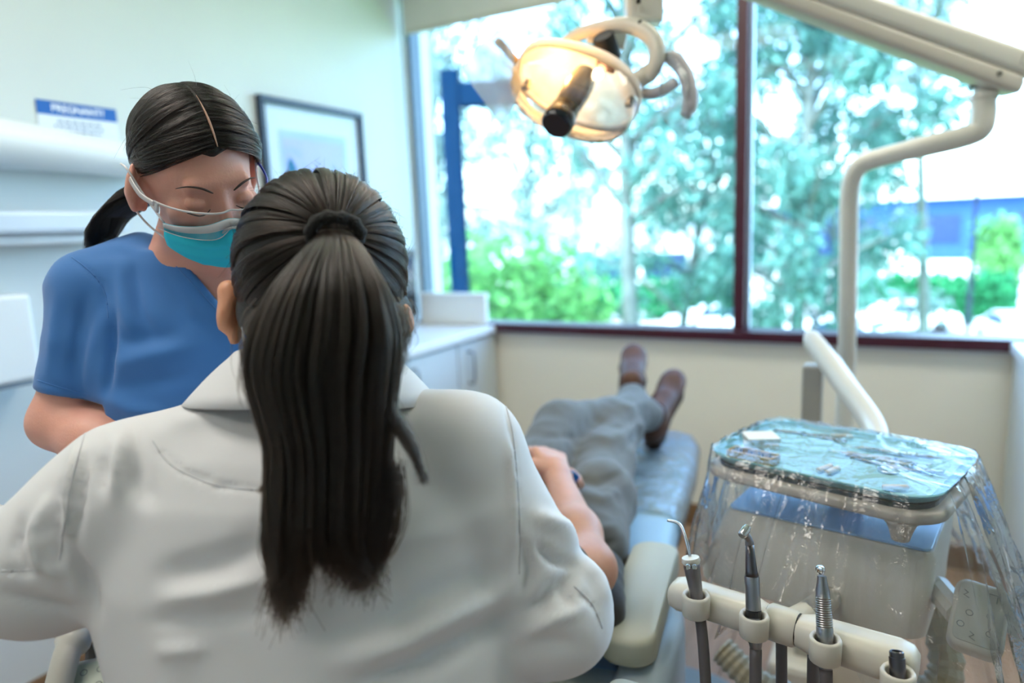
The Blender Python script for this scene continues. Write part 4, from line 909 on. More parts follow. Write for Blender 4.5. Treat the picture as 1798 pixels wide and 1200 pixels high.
# ================================================================== CLEAR PLASTIC BARRIER SHEET OVER TRAY AND UNIT
sheet = thing('plastic_cover', 'clear crumpled plastic cover draped over the tray and delivery unit', 'plastic cover', (TC.x, TC.y, .75), 0)
M_film = film('barrier_film', (.97, .985, 1), .05, .10, bump=.6, bscale=16, fres=1.36, milky=.06)
rng = np.random.default_rng(4)
def wr(u, v, amp, f):            # ridged crease noise
    a = 0
    for i in range(5):
        th = .9 + i * 1.37; a += (1 - abs(math.sin(f * (1 + .55 * i) * (u * math.cos(th) + v * math.sin(th)) + 1.7 * i))) ** 3 / (1 + .4 * i)
    return amp * a / 2.2
bm = bmesh.new(); rows = []
NX, NY = 90, 70
for j in range(NY):
    row = []
    for i in range(NX):
        u = (i / (NX - 1) - .5) * 2; v = (j / (NY - 1) - .5) * 2
        # square -> rounded disc mapping onto tray outline
        x = u * .181; y = v * .144; e = max(abs(u), abs(v))
        if e > 0: sc = 1 - .10 * (min(abs(u), abs(v)) / e) ** 4 * e; x *= sc; y *= sc
        z = .9735 + .007 * (1 - e ** 2) + wr(x * 24, y * 24, .0055, 1.0) * (1 - .5 * e) 
        row.append(TM @ V((x, y, z)) - V(sheet.location))
    rows.append(row)
grid_mesh(bm, rows); bm_obj('top_sheet', bm, film('barrier_film_flat', (.98, .99, 1), .03, .06, bump=.3, bscale=12, fres=1.25, milky=.01), sheet, smooth=True)
per = []
NP = 220
def edge_pt(a):
    u, v = math.cos(a), math.sin(a); e = max(abs(u), abs(v)); u /= e; v /= e; s = 1 - .10 * min(abs(u), abs(v)) ** 4; return V((u * .181 * s, v * .144 * s, .9735))
rows = []
for j in range(36):
    s = j / 35; row = []
    for i in range(NP):
        a = 2 * math.pi * i / NP; q = TM @ edge_pt(a)
        # lower ring hangs wide over the housing and the control pad
        lowc = V((-.025, 1.20, 0)); rx, ry = .235, .235
        ca, sa = math.cos(a + TR), math.sin(a + TR); e2 = (abs(ca) ** 3.2 + abs(sa) ** 3.2) ** (-1 / 3.2)
        low = lowc + V((rx * e2 * ca, ry * e2 * sa, 0)); low.z = .76 - .035 * max(0, ca) + .02 * math.sin(a * 7)
        w = s ** .8
        p = q.lerp(low, w); p.z = q.z + (low.z - q.z) * s - .0
        d = V((p.x - lowc.x, p.y - lowc.y, 0)).normalized(); fold = (.004 + .016 * s) * (math.sin(a * 23 + 3 * math.sin(a * 3)) * .5 + abs(math.sin(a * 13 + 4 * s)) * .6 + .5 * math.sin(a * 41 + 6 * s))
        p += d * fold + V((0, 0, .006 * math.sin(a * 31 + s * 9) * s)); row.append(p - V(sheet.location))
    rows.append(row)
bm = bmesh.new(); grid_mesh(bm, rows, closed_u=True); bm_obj('side_drape', bm, M_film, sheet, smooth=True)
# ================================================================== DENTAL CHAIR
chair = thing('dental_chair', 'pale reclined dental chair under the patient', 'dental chair', (-.62, 1.2, 0))
CHO = V((-.62, 1.2, 0))
def cput(name, bm, m, parent=chair, **k):
    o = bm_obj(name, bm, m, parent, **k)
    if parent is chair: o.location = -CHO
    return o
M_uph = mat('pale_upholstery', (188, 194, 186), .45, var=.03, bump=.04, bscale=80)
M_uphb = mat('blue_grey_upholstery', (150, 184, 204), .4, var=.03)
def pad(sections, m, name, parent=chair, th=.1):
    """sections (x, y, ztop, half width, thickness) lofted as a rounded cushion"""
    rings = []
    for i, (x, y, z, w, t_) in enumerate(sections):
        a = V(sections[max(0, i - 1)][:3]); b = V(sections[min(len(sections) - 1, i + 1)][:3]); d = (b - a).normalized(); sx = d.cross(V((0, 0, 1))).normalized(); n = sx.cross(d).normalized()
        rings.append([V((x, y, z)) - n * t_ / 2 + sx * u + n * v for u, v in rrect(2 * w, t_, min(w, t_ / 2) * .85, 6)])
    bm = bmesh.new(); loft(bm, rings); return cput(name, bm, m, parent, smooth=True)
legs_ = [(-.757, 2.40, .600, .06, .03), (-.755, 2.39, .605, .13, .06), (-.75, 2.36, .612, .175, .085), (-.74, 2.28, .622, .20, .10), (-.70, 2.0, .635, .215, .10), (-.655, 1.6, .635, .225, .10), (-.62, 1.3, .60, .24, .11), (-.605, 1.1, .585, .25, .12), (-.598, 1.02, .583, .25, .12), (-.595, .99, .578, .24, .09)]
pad(legs_, M_uphb, 'seat_cushion')
pad([(-.595, .985, .60, .24, .07), (-.592, .97, .612, .265, .10), (-.585, .90, .635, .285, .11), (-.578, .80, .66, .29, .11), (-.572, .72, .68, .24, .09), (-.57, .70, .685, .2, .05)], M_uph, 'backrest')
pad([(-.565, .695, .70, .08, .03), (-.565, .685, .703, .11, .05), (-.565, .66, .705, .12, .06), (-.565, .63, .705, .11, .05), (-.565, .62, .703, .08, .02)], M_uph, 'headrest')
bm = bmesh.new(); fs = [(x, y, z + .006, w + .006, t_ + .012) for x, y, z, w, t_ in legs_[:6]]
rings = []
for i, (x, y, z, w, t_) in enumerate(fs):
    a = V(fs[max(0, i - 1)][:3]); b = V(fs[min(len(fs) - 1, i + 1)][:3]); d = (b - a).normalized(); sx = d.cross(V((0, 0, 1))).normalized(); n = sx.cross(d).normalized()
    rings.append([V((x, y, z)) - n * t_ / 2 + sx * u + n * v + n * .003 * math.sin(u * 60 + y * 40) for u, v in rrect(2 * w, t_, min(w, t_ / 2) * .85, 6)])
loft(bm, rings, cap1=False); cput('plastic_sleeve', bm, film('sleeve_film', (.93, .97, 1), .06, .1, bump=.8, bscale=14, fres=1.4, milky=.12), smooth=True)
# lower frame and base
bm = bmesh.new(); loft(bm, [[V((-.6 + a, y + .0, z + b)) for a, b in rrect(w, h, .03, 4)] for y, z, w, h in ((.84, .56, .34, .08), (.93, .53, .40, .12), (1.1, .47, .44, .14), (1.5, .50, .36, .10), (1.8, .54, .26, .06))]); cput('seat_frame', bm, mat('chair_frame', (196, 200, 196), .4, var=.02), auto=45)
bm = bmesh.new(); loft(bm, [[V((-.6 + a, 1.15 + b, z)) for a, b in rrect(w, d, .05, 5)] for z, w, d in ((.05, .36, .5), (.12, .32, .44), (.3, .24, .32), (.44, .24, .34))]); cput('pedestal', bm, mat('chair_frame', (196, 200, 196), .4), auto=45)
bm = bmesh.new(); slab(bm, [(x - .6, y + 1.38) for x, y in rrect(.62, 1.0, .12, 6)], 0, .055, None, .012); cput('base_plate', bm, mat('base_blue_grey', (120, 140, 152), .4), auto=45)
# side cheek with armrest
bm = bmesh.new(); ck = [(-.33, .88, .52, .07, .22), (-.325, .92, .62, .09, .3), (-.32, 1.0, .66, .09, .32), (-.335, 1.15, .655, .085, .30), (-.36, 1.28, .62, .06, .2)]
loft(bm, [[V((x + u, y, z - h / 2 + v)) for u, v in rrect(w, h, .03, 5)] for x, y, z, w, h in ck]); cput('side_cheek', bm, mat('cheek_grey', (170, 184, 190), .4, var=.02), smooth=True)
ar = [pt(1152, 958, 1.40), pt(1100, 1112, 1.12)]
am = axis_mat((ar[0] + ar[1]) / 2, V((0, 0, 1)), up=(ar[0] - ar[1])); 
e_y = (ar[0] - ar[1]).normalized(); e_x = e_y.cross(V((0, 0, 1))).normalized(); e_z = e_x.cross(e_y)
c_ = (ar[0] + ar[1]) / 2; AMx = Matrix(((e_x.x, e_y.x, e_z.x, c_.x), (e_x.y, e_y.y, e_z.y, c_.y), (e_x.z, e_y.z, e_z.z, c_.z), (0, 0, 0, 1)))
al_ = (ar[0] - ar[1]).length + .05
bm = bmesh.new(); slab(bm, rrect(.094, al_, .04, 8), -.05, .0, AMx, .012); cput('armrest', bm, mat('armrest_khaki', (182, 180, 160), .5, var=.03), auto=50)
bm = bmesh.new(); rbox(bm, -.03, .03, -.08, .08, -.12, -.045, .01, 2, AMx); cput('armrest_bracket', bm, M_black)
bm = bmesh.new(); loft(bm, [[V((x + u, y + v, z)) for u, v in rrect(w, d, .02, 4)] for x, y, z, w, d in ((-.30, .83, .50, .08, .12), (-.295, .83, .66, .09, .13), (-.295, .83, .70, .07, .10))]); cput('back_hinge', bm, M_uph, smooth=True)

# ---- assistant's arm with key panel, lower left
aa = thing('assistant_arm', 'cream assistant instrument arm with key panel at the lower left', 'instrument arm', (-.98, .66, 0)); AO = V((-.98, .66, 0))
def aput(name, bm, m, **k):
    o = bm_obj(name, bm, m, aa, **k); o.location = -AO; return o
E1 = pt(124, 1134, 1.03); E2 = pt(98, 1225, .99)
bm = bmesh.new(); tube(bm, smooth_path([pt(150, 1108, 1.06), E1, pt(112, 1170, 1.01), E2], 5), [.020] * 3 + [.024] * 3 + [.0185] * 10, 16); aput('elbow', bm, M_cream2, smooth=True)
bm = bmesh.new(); lathe(bm, [(0, 0), (.022, 0), (.026, .006), (.026, .026), (.021, .031), (0, .031)], axis_mat(pt(131, 1122, 1.06), pt(131, 1100, 1.06) - pt(131, 1122, 1.06)), 20); aput('joint_cap', bm, M_cream2, auto=40)
bm = bmesh.new(); tube(bm, [pt(168, 1090, 1.12), pt(166, 1180, 1.1)], .014, 10); aput('post', bm, mat('dark_post', (70, 66, 64), .4))
kp = pt(158, 1200, 1.02); e_x = (CR * .94 + CU * .12 + CF * .3).normalized(); e_y = (CF * .75 + CU * .6 - CR * .05); e_y = (e_y - e_x * e_y.dot(e_x)).normalized(); e_z = e_x.cross(e_y)
KM = Matrix(((e_x.x, e_y.x, e_z.x, kp.x), (e_x.y, e_y.y, e_z.y, kp.y), (e_x.z, e_y.z, e_z.z, kp.z), (0, 0, 0, 1)))
bm = bmesh.new(); slab(bm, rrect(.10, .08, .012, 4), -.03, 0, KM, .005); aput('panel', bm, M_cream2, auto=45)
bm = bmesh.new(); slab(bm, rrect(.084, .064, .008, 4), .0002, .0014, KM, .0004); aput('membrane', bm, mat('membrane_green', (196, 206, 188), .4), auto=45)
for x in (-.028, -.01, .012, .03):
    for y in (.018, -.006):
        bm = bmesh.new(); tube(bm, [KM @ V((x + .0045 * math.cos(a), y + .0045 * math.sin(a), .0016)) for a in (2 * math.pi * i / 12 for i in range(13))], .0005, 4); aput('key_icon', bm, M_icon)
bm = bmesh.new(); tube(bm, smooth_path([E2, E2 + V((0, 0, -.2)), V((-.85, .85, .42)), V((-.72, 1.0, .42))], 5), .024, 12); aput('support_tube', bm, M_cream2, smooth=True)

# ================================================================== PEOPLE: common pieces
def skin(name, rgb, red=(190, 110, 90)):
    m = mat(name, rgb, .48, var=.06, scale=25, bump=.06, bscale=300)
    b = m.node_tree.nodes['Principled BSDF']; b.inputs['Subsurface Weight'].default_value = .25; b.inputs['Subsurface Radius'].default_value = (.012, .004, .002); b.inputs['Subsurface Scale'].default_value = .6
    return m
def cloth(name, rgb, rough=.85, weave=900, var=.03):
    m = mat(name, rgb, rough, var=var, scale=6, bump=.12, bscale=weave); b = m.node_tree.nodes['Principled BSDF']; b.inputs['Sheen Weight'].default_value = .25; return m
def look_frame(p, yaw=0, pitch=0, roll=0):
    """frame at p whose z looks back at the lens, then turned: yaw to image right, pitch down, roll ccw"""
    z = (CC - V(p)).normalized(); x = (CR - z * CR.dot(z)).normalized(); y = z.cross(x)
    B = Matrix((x, y, z)).transposed()
    return B @ Matrix.Rotation(rad(roll), 3, 'Z') @ Matrix.Rotation(rad(yaw), 3, 'Y') @ Matrix.Rotation(rad(pitch), 3, 'X')
def m4(R, p): 
    M = R.to_4x4(); M.translation = p; return M
def add_head(B, M, s=1.0, ears=True, lids=True):
    R = M.to_3x3()
    def P_(x, y, z): return tuple(M @ V((x * s, y * s, z * s)))
    def e(c, r, k=.02, sub=False, RR=None): B.ell(P_(*c), tuple(q * s for q in r), R if RR is None else RR, k, sub)
    e((0, .03, -.018), (.074, .088, .094)); e((0, -.03, .034), (.060, .084, .058))
    for q in (-1, 1):
        B.cap(P_(q * .036, -.072, .025), .026 * s, P_(0, -.094, .064), .020 * s, .02); e((q * .037, -.018, .062), (.026, .022, .02), .015)
    B.cap(P_(-.034, .028, .077), .010 * s, P_(.034, .028, .077), .010 * s, .014)
    for q in (-1, 1): e((q * .0315, .008, .099), (.0165, .0115, .014), .008, True)
    B.cap(P_(0, .014, .085), .0065 * s, P_(0, -.03, .104), .0095 * s, .010)
    for q in (-1, 1): e((q * .012, -.035, .095), (.009, .008, .010), .006)
    if lids:
        for q in (-1, 1): e((q * .0315, .004, .0785), (.0150, .0105, .0115), .003)
    e((0, -.064, .091), (.022, .008, .009), .006)
    if ears:
        for q in (-1, 1):
            ER = R @ Matrix.Rotation(rad(q * 24), 3, 'Y') @ Matrix.Rotation(rad(8), 3, 'X')
            e((q * .079, -.004, -.018), (.0075, .033, .020), .006, False, ER); e((q * .0765, -.030, -.010), (.006, .012, .009), .006, False, ER); e((q * .086, .0, -.014), (.006, .018, .010), .004, True, ER)
def add_hand(B, W_, d, n, side, s=1.0, curl=1.0, thumb=True):
    """hand from wrist W_, pointing along d, palm normal n (palm side), side +1 thumb on +x"""
    W_, d, n = V(W_), V(d).normalized(), V(n); n = (n - d * n.dot(d)).normalized(); x = d.cross(n).normalized() * side
    B.cap(tuple(W_), .026 * s, tuple(W_ + d * .03 * s), .027 * s, .012)
    for i, (o, L_) in enumerate(((.030, .070), (.010, .078), (-.010, .073), (-.029, .058))):
        k0 = W_ + d * (.082 - .005 * abs(i - 1)) * s + x * o * s; B.cap(tuple(W_ + d * .025 * s + x * o * .5 * s), .017 * s, tuple(k0), .0125 * s, .012)
        a = k0
        for j, f in enumerate((.45, .32, .23)):
            ang = rad(40) * curl * (j + .8); b = a + (d * math.cos(ang) + n * math.sin(ang)) * (L_ * f * s)
            B.cap(tuple(a), (.0098 - .001 * j) * s, tuple(b), (.0090 - .001 * j) * s, .003); a = b
    if thumb:
        a = W_ + d * .022 * s + x * .024 * s; b = a + (d * .75 + x * .6 + n * .35).normalized() * .040 * s; c = b + (d * .95 + x * .1 + n * .5).normalized() * .028 * s; e_ = c + (d * .95 - x * .1 + n * .5).normalized() * .022 * s
        B.cap(tuple(a), .014 * s, tuple(b), .0115 * s, .008); B.cap(tuple(b), .0108 * s, tuple(c), .0098 * s, .003); B.cap(tuple(c), .0098 * s, tuple(e_), .0082 * s, .003)
def verts_np(me):
    n = len(me.vertices); co = np.empty(n * 3, np.float32); me.vertices.foreach_get('co', co); return co.reshape(n, 3)
def norms_np(me):
    n = len(me.vertices); co = np.empty(n * 3, np.float32); me.vertices.foreach_get('normal', co); return co.reshape(n, 3)
_r, _u, _f, _c = np3(CR), np3(CU), np3(CF), np3(CC)
def bearings(co):
    d = co - _c; z = d @ _f; return IW / 2 + FPX * (d @ _r) / z, IH / 2 - FPX * (d @ _u) / z, z
def seg_dist(X, Y, pl):
    """distance and running fraction along a polyline in the bearing plane"""
    best = np.full(X.shape, 1e9); fr = np.zeros(X.shape); L = sum(math.dist(a, b) for a, b in zip(pl, pl[1:])); run = 0
    for (ax, ay), (bx, by) in zip(pl, pl[1:]):
        dx, dy = bx - ax, by - ay; l2 = dx * dx + dy * dy; t = np.clip(((X - ax) * dx + (Y - ay) * dy) / l2, 0, 1); q = np.hypot(X - ax - t * dx, Y - ay - t * dy)
        m = q < best; best[m] = q[m]; fr[m] = (run + t[m] * math.sqrt(l2)) / L; run += math.sqrt(l2)
    return best, fr
def folds(me, lst, facing=True):
    """cloth folds: (polyline, width px, height m) pushed along the normals of the side turned to the polyline"""
    co = verts_np(me); no = norms_np(me); X, Y, Z = bearings(co); amp = np.zeros(len(co))
    side = ((_c - co) * no).sum(1) > 0
    for pl, w, h in lst:
        q, fr = seg_dist(X, Y, pl); amp += h * np.exp(-(q / w) ** 2) * np.sin(np.pi * np.clip(fr * .94 + .03, 0, 1)) ** .5
    amp *= side
    co = co + no * amp[:, None]; me.vertices.foreach_set('co', co.astype(np.float32).ravel()); me.update()
def noise3(co, f, seed=0):
    r = np.random.default_rng(seed); o = np.zeros(len(co))
    for i in range(7):
        k = r.normal(size=3) * f; o += np.sin(co @ k + r.random() * 6.28)
    return o / 7 ** .5
def crumple(me, amp, f, seed=0):
    co = verts_np(me); no = norms_np(me); a = amp * (noise3(co, f, seed) * .7 + (1 - np.abs(noise3(co, f * 1.6, seed + 1))) * .5)
    me.vertices.foreach_set('co', (co + no * a[:, None]).astype(np.float32).ravel()); me.update()
def clip_mesh(me, keep):
    """drop faces whose vertices fail keep (bool array)"""
    bm = bmesh.new(); bm.from_mesh(me); bm.verts.ensure_lookup_table(); bmesh.ops.delete(bm, geom=[v for v in bm.verts if not keep[v.index]], context='VERTS'); bm.to_mesh(me); bm.free(); me.update()
def person(label, base):
    return thing('person', label, 'person', base)
def pput(name, me, m, root, smooth=True, parent=None):
    o = put(name, me, m, parent if parent is not None else root, smooth)
    if parent is None: o.location = -V(root.location)
    return o
M_hair = hair_mat('dark_brown_hair', (16, 10, 6.5), .24)
M_hairb = hair_mat('black_hair', (14, 11, 10), .23)
M_core = mat('hair_mass', (8, 6, 5), .6, var=.2, scale=60)

# ================================================================== PATIENT
pat = person('patient lying back in grey trousers and brown shoes with ankles crossed', (-.62, 1.3, .63))
M_sk3 = skin('patient_skin', (206, 156, 134))
hipA = pt(1044, 962, 1.41); hipB = V((-.70, 1.22, .70)); kneeA = pt(1062, 812, 1.80); ankA = pt(1112, 694, 2.26); kneeB = pt(985, 752, 1.93); ankB = pt(1142, 728, 2.20)
shA = V((-.46, .93, .80)); shB = V((-.78, .95, .80)); elbA = pt(1035, 1000, 1.16); wrA = pt(980, 840, 1.43); hcen = V((-.60, .755, .84))
B = Body(.006, .03)
B.ell((-.63, 1.28, .70), (.13, .10, .08)); B.ell((-.62, 1.08, .74), (.14, .16, .10)); B.ell((-.62, .97, .775), (.14, .12, .10)); B.cap((-.59, .88, .80), .055, tuple(hcen), .055)
for h_, k_, a_ in ((hipA, kneeA, ankA), (hipB, kneeB, ankB)): B.cap(tuple(h_), .06, tuple(k_), .05); B.cap(tuple(k_), .048, tuple(a_), .034)
B.cap(tuple(shA), .05, tuple(elbA), .040); B.cap(tuple(elbA), .041, tuple(elbA.lerp(wrA, .35)), .040); B.cap(tuple(elbA.lerp(wrA, .35)), .040, tuple(wrA), .027)
elbB = V((-.86, 1.02, .80)); wrB = V((-.66, 1.24, .83)); B.cap(tuple(shB), .05, tuple(elbB), .04); B.cap(tuple(elbB), .039, tuple(wrB), .027)
hd = (pt(962, 796, 1.50) - wrA)
add_hand(B, wrA, hd, V((-.5, .1, -.8)), 1, 1.0, 1.05); add_hand(B, wrB, V((.6, .7, .1)), V((.1, 0, -1)), 1, 1.0, .7)
HMp = Matrix(((1, 0, 0, hcen.x), (0, -.95, .31, hcen.y), (0, .31, .95, hcen.z), (0, 0, 0, 1)))
add_head(B, HMp)
me = B.mesh('body'); relax(me, 1, .4); pput('body', me, M_sk3, pat)
B = Body(.0028, .012); B.cap(tuple(elbA.lerp(wrA, .6)), .0335, tuple(wrA), .0275); add_hand(B, wrA, hd, V((-.5, .1, -.8)), 1, 1.02, 1.05); me = B.mesh('hand', .01); relax(me, 1, .3); pput('hand', me, M_sk3, pat)
M_tr = cloth('grey_trousers', (92, 96, 95), .85, 1200, .08)
B = Body(.006, .03); B.ell((-.63, 1.26, .70), (.155, .13, .10))
B.chain([(tuple(hipA), .068), (tuple(hipA.lerp(kneeA, .5)), .078), (tuple(kneeA), .072), (tuple(kneeA.lerp(ankA, .45)), .062), (tuple(kneeA.lerp(ankA, .93)), .049)])
B.chain([(tuple(hipB), .085), (tuple(kneeB), .072), (tuple(kneeB.lerp(ankB, .5)), .062), (tuple(kneeB.lerp(ankB, .93)), .052)])
me = B.mesh('trousers'); crumple(me, .0035, 26, 5)
folds(me, [([(1010, 860), (1060, 880), (1100, 850)], 9, .008), ([(1005, 840), (1050, 850), (1095, 830)], 7, -.007), ([(1030, 760), (1075, 775), (1120, 745)], 8, .008), ([(1040, 740), (1090, 750), (1135, 720)], 7, -.006), ([(1090, 800), (1120, 760), (1130, 720)], 7, -.008), ([(1010, 905), (1050, 930), (1080, 925)], 8, .008), ([(1010, 945), (1050, 960), (1085, 950)], 7, -.008), ([(1070, 700), (1105, 715), (1140, 705)], 6, .006), ([(950, 770), (985, 765), (1020, 770)], 6, -.006)])
relax(me, 1, .3); tr = pput('trousers', me, M_tr, pat)
bm = bmesh.new(); pk = [(1043, 968, 1.33), (1062, 966, 1.325), (1084, 966, 1.325)]
B = Body(.006, .025); B.ell((-.62, 1.08, .735), (.155, .17, .115)); B.ell((-.62, .97, .775), (.155, .13, .115)); B.cap(tuple(shA), .062, tuple(shA.lerp(elbA, .25)), .055); B.cap(tuple(shB), .062, tuple(shB.lerp(elbB, .8)), .058); B.cap(tuple(pt(1058, 1000, 1.30)), .04, tuple(pt(1040, 1070, 1.18)), .05)
me = B.mesh('shirt'); crumple(me, .004, 24, 8); pput('shirt', me, cloth('dark_shirt', (26, 22, 20), .8), pat)
bm.free()
# belt
# shoes
M_shoe = mat('brown_leather', (88, 54, 36), .6, var=.25, scale=30); M_sole = mat('dark_sole', (44, 32, 28), .6); M_lace = mat('dark_laces', (44, 28, 24), .6)
def shoe(ank, toe, up, root):
    ank, toe, up = V(ank), V(toe), V(up); f_ = (toe - ank).normalized(); up = (up - f_ * up.dot(f_)).normalized(); s_ = f_.cross(up).normalized()
    Lh = (toe - ank).length; heel = ank - f_ * .06 - up * .075
    def q(a, b, c): return heel + f_ * a + up * b + s_ * c     # a along sole from the heel
    T = Lh + .06; Rm = Matrix((s_, f_, up)).transposed()
    B = Body(.0045, .018); B.ell(tuple(q(.05, .045, 0)), (.036, .055, .048), Rm); B.ell(tuple(q(T * .5, .035, 0)), (.042, .09, .038), Rm); B.ell(tuple(q(T * .78, .028, .003)), (.047, .075, .031), Rm); B.ell(tuple(q(T * .9, .024, .002)), (.040, .045, .026), Rm)
    B.cap(tuple(q(.055, .05, 0)), .042, tuple(q(.055, .105, 0)), .041, .02); B.cap(tuple(q(.08, .07, 0)), .04, tuple(q(T * .55, .045, 0)), .035, .02)
    def flat(G, d): return np.maximum(d, -((G - np3(heel)) @ np3(up)) + .0)
    B.fn(flat); me = B.mesh('shoe', .02); relax(me, 1, .4); sh = pput('shoe', me, M_shoe, root)
    out = [(.0, 0), (.012, .026), (.05, .034), (T * .45, .033), (T * .75, .048), (T * .92, .040), (T * 1.0, .016), (T * 1.01, 0)]
    ol = [(y, x) for x, y in out] + [(-y, x) for x, y in out[-2:0:-1]]
    SM = Matrix(((s_.x, f_.x, up.x, heel.x), (s_.y, f_.y, up.y, heel.y), (s_.z, f_.z, up.z, heel.z), (0, 0, 0, 1)))
    bm = bmesh.new(); slab(bm, ol, -.012, .004, SM, .003); bm_obj('sole', bm, M_sole, sh)
    for i in range(4):
        a = .105 + i * .022; h = .094 - i * .011
        bm = bmesh.new(); tube(bm, smooth_path([q(a, h - .012, -.024), q(a + .008, h + .002, 0), q(a, h - .012, .024)], 4), .0028, 6); bm_obj('lace', bm, M_lace, sh, smooth=True)
    bm = bmesh.new(); tube(bm, [q(.055 + .043 * math.cos(a), .112 + .004 * math.cos(a), .041 * math.sin(a)) for a in (2 * math.pi * k / 20 for k in range(21))], .005, 6); bm_obj('collar', bm, M_lace, sh, smooth=True)
shoe(pt(1110, 678, 2.30), pt(1114, 597, 2.44), -CF * .8 - CR * .1 + CU * .25, pat)
shoe(pt(1148, 738, 2.22), pt(1183, 640, 2.36), -CF * .8 - CR * .35 + CU * .25, pat)
hg_ = pt(1004, 838, 1.47)
bm = bmesh.new(); rbox(bm, -.012, .03, -.012, .012, -.012, .012, .006, 2, axis_mat(hg_, CF * .3 + CU * .6 + CR * .5)); tag(bm_obj('blue_gadget', bm, mat('glossy_blue', (20, 92, 160), .2)), 'small glossy blue gadget held under the hand of the patient', 'gadget')
bm = bmesh.new()
HR = HMp.to_3x3()
B = Body(.006, .02); B.ell(tuple(HMp @ V((0, .045, -.035))), (.08, .088, .092), HR)
def _cutp(G, d): return np.maximum(d, ((G - np3(HMp @ V((0, .03, .035)))) @ np3(HR @ V((0, -.45, .9)))))
B.fn(_cutp); pput('hair', B.mesh('hair'), M_core, pat)
bm.free()
# ================================================================== WOMAN IN WHITE COAT (seen from behind)
den = person('woman in a white lab coat with a long dark ponytail, seen from behind', tuple(V((pt(545, 1200, .74).x, pt(545, 1200, .74).y, 0))))
M_sk1 = skin('dentist_skin', (214, 152, 118))
Hc = pt(565, 465, .78); HRd = look_frame(Hc, 0, 0, -3)          # x right, y up, z towards the lens (back of her head)
HF = HRd @ Matrix.Rotation(math.pi, 3, 'Y') @ Matrix.Rotation(rad(22), 3, 'X')    # her own face frame: looking away and down
HMd = m4(HF, Hc + HRd @ V((0, -.030, -.012)))
def hl(x, y, z): return Hc + HRd @ V((x, y, z))
nb = pt(556, 715, .775); shL = pt(226, 866, .735); elL = pt(70, 1000, .72); wrL = pt(-150, 960, 1.0); shR = pt(812, 795, .75); elR = pt(972, 1080, .74); wrR = pt(800, 1010, .98)
def torso_fn(secs, infl=0.0, p=2.4):
    ys = np.array([s[0] for s in secs], float); tab = np.array([s[1:] for s in secs], float)
    def f(G, d):
        q = G - _c; yy = -(q @ _u); xx = q @ _r; zz = q @ _f
        # bearing-plane row of each point, measured at the section's own depth
        v = [np.interp(yy, ROW, tab[:, i]) for i in range(4)]
        cx, a, b, dz = v[0], v[1] + infl, v[2] + infl, v[3]
        e = (np.abs((xx - cx) / a) ** p + np.abs((zz - dz) / b) ** p + 1e-9) ** (1 / p) - 1
        e = e * np.minimum(a, b); e = np.maximum(e, ROW[0] - yy - infl); e = np.maximum(e, yy - ROW[-1])
        k = .03; h = np.clip(.5 + .5 * (d - e) / k, 0, 1); return d + (e - d) * h - k * h * (1 - h)
    ROW = np.array([(s[0] - IH / 2) / FPX * s[4] for s in secs]); tab[:, 0] = [(s[1] - IW / 2) / FPX * s[4] for s in secs]
    return f
secs = [(700, 556, .060, .055, .775), (720, 548, .135, .065, .77), (745, 540, .178, .075, .765), (790, 535, .205, .095, .76), (860, 530, .222, .112, .755), (1000, 532, .224, .120, .745), (1200, 575, .208, .125, .735), (1330, 577, .208, .13, .735), (1480, 577, .212, .14, .75)]
# body (head, neck, torso, arms, hands) as one skin
B = Body(.0055, .022); add_head(B, HMd, .93)
ERL = look_frame(pt(402, 548, .77), 0, 0, -12); ERR = look_frame(pt(712, 552, .77), 0, 0, 10)
B.ell(tuple(pt(401, 540, .765)), (.0115, .030, .020), ERL, .006); B.ell(tuple(pt(397, 510, .765)), (.0095, .012, .016), ERL, .006); B.ell(tuple(pt(414, 585, .77)), (.0075, .016, .012), ERL, .006); B.cap(tuple(pt(412, 545, .78)), .014, tuple(pt(450, 545, .79)), .02, .01); B.ell(tuple(pt(713, 560, .77)), (.009, .020, .013), ERR, .006)
B.cap(tuple(HMd @ V((0, -.06, -.02))), .05, tuple(nb), .056); 
B.fn(torso_fn(secs, -.028)); B._b(pt(150, 1100, .75), .1); B._b(pt(940, 1300, .74), .12); B._b(pt(550, 1480, .75), .12)
for s_, e_, w_ in ((shL, elL, wrL), (shR, elR, wrR)): B.cap(tuple(s_), .048, tuple(e_), .038); B.cap(tuple(e_), .038, tuple(w_), .026)
add_hand(B, wrL, wrL - elL, V((0, 0, -1)), 1, .92, .6); add_hand(B, wrR, wrR - elR, V((0, 0, -1)), -1, .92, .6)
me = B.mesh('body'); relax(me, 1, .4); pput('body', me, M_sk1, den)
# lab coat
M_coat = cloth('white_coat', (226, 227, 230), .8, 1400, .015)
B = Body(.0055, .03); B.fn(torso_fn(secs)); B._b(pt(150, 1100, .75), .1); B._b(pt(940, 1300, .74), .12); B._b(pt(550, 1480, .75), .12)
B.cap(tuple(pt(430, 745, .765)), .045, tuple(shL), .066, .03); B.chain([(tuple(shL), .069), (tuple(shL.lerp(elL, .5)), .064), (tuple(elL), .062)], .035); B.chain([(tuple(elL), .064), (tuple(elL.lerp(wrL, .5)), .060), (tuple(elL.lerp(wrL, .9)), .045)], .025)
B.cap(tuple(pt(690, 735, .77)), .04, tuple(shR), .060, .03); B.chain([(tuple(shR), .062), (tuple(shR.lerp(elR, .45)), .053), (tuple(elR), .060)], .03); B.chain([(tuple(elR), .058), (tuple(elR.lerp(wrR, .5)), .052), (tuple(elR.lerp(wrR, .9)), .042)], .02)
me = B.mesh('lab_coat'); relax(me, 2, .5)
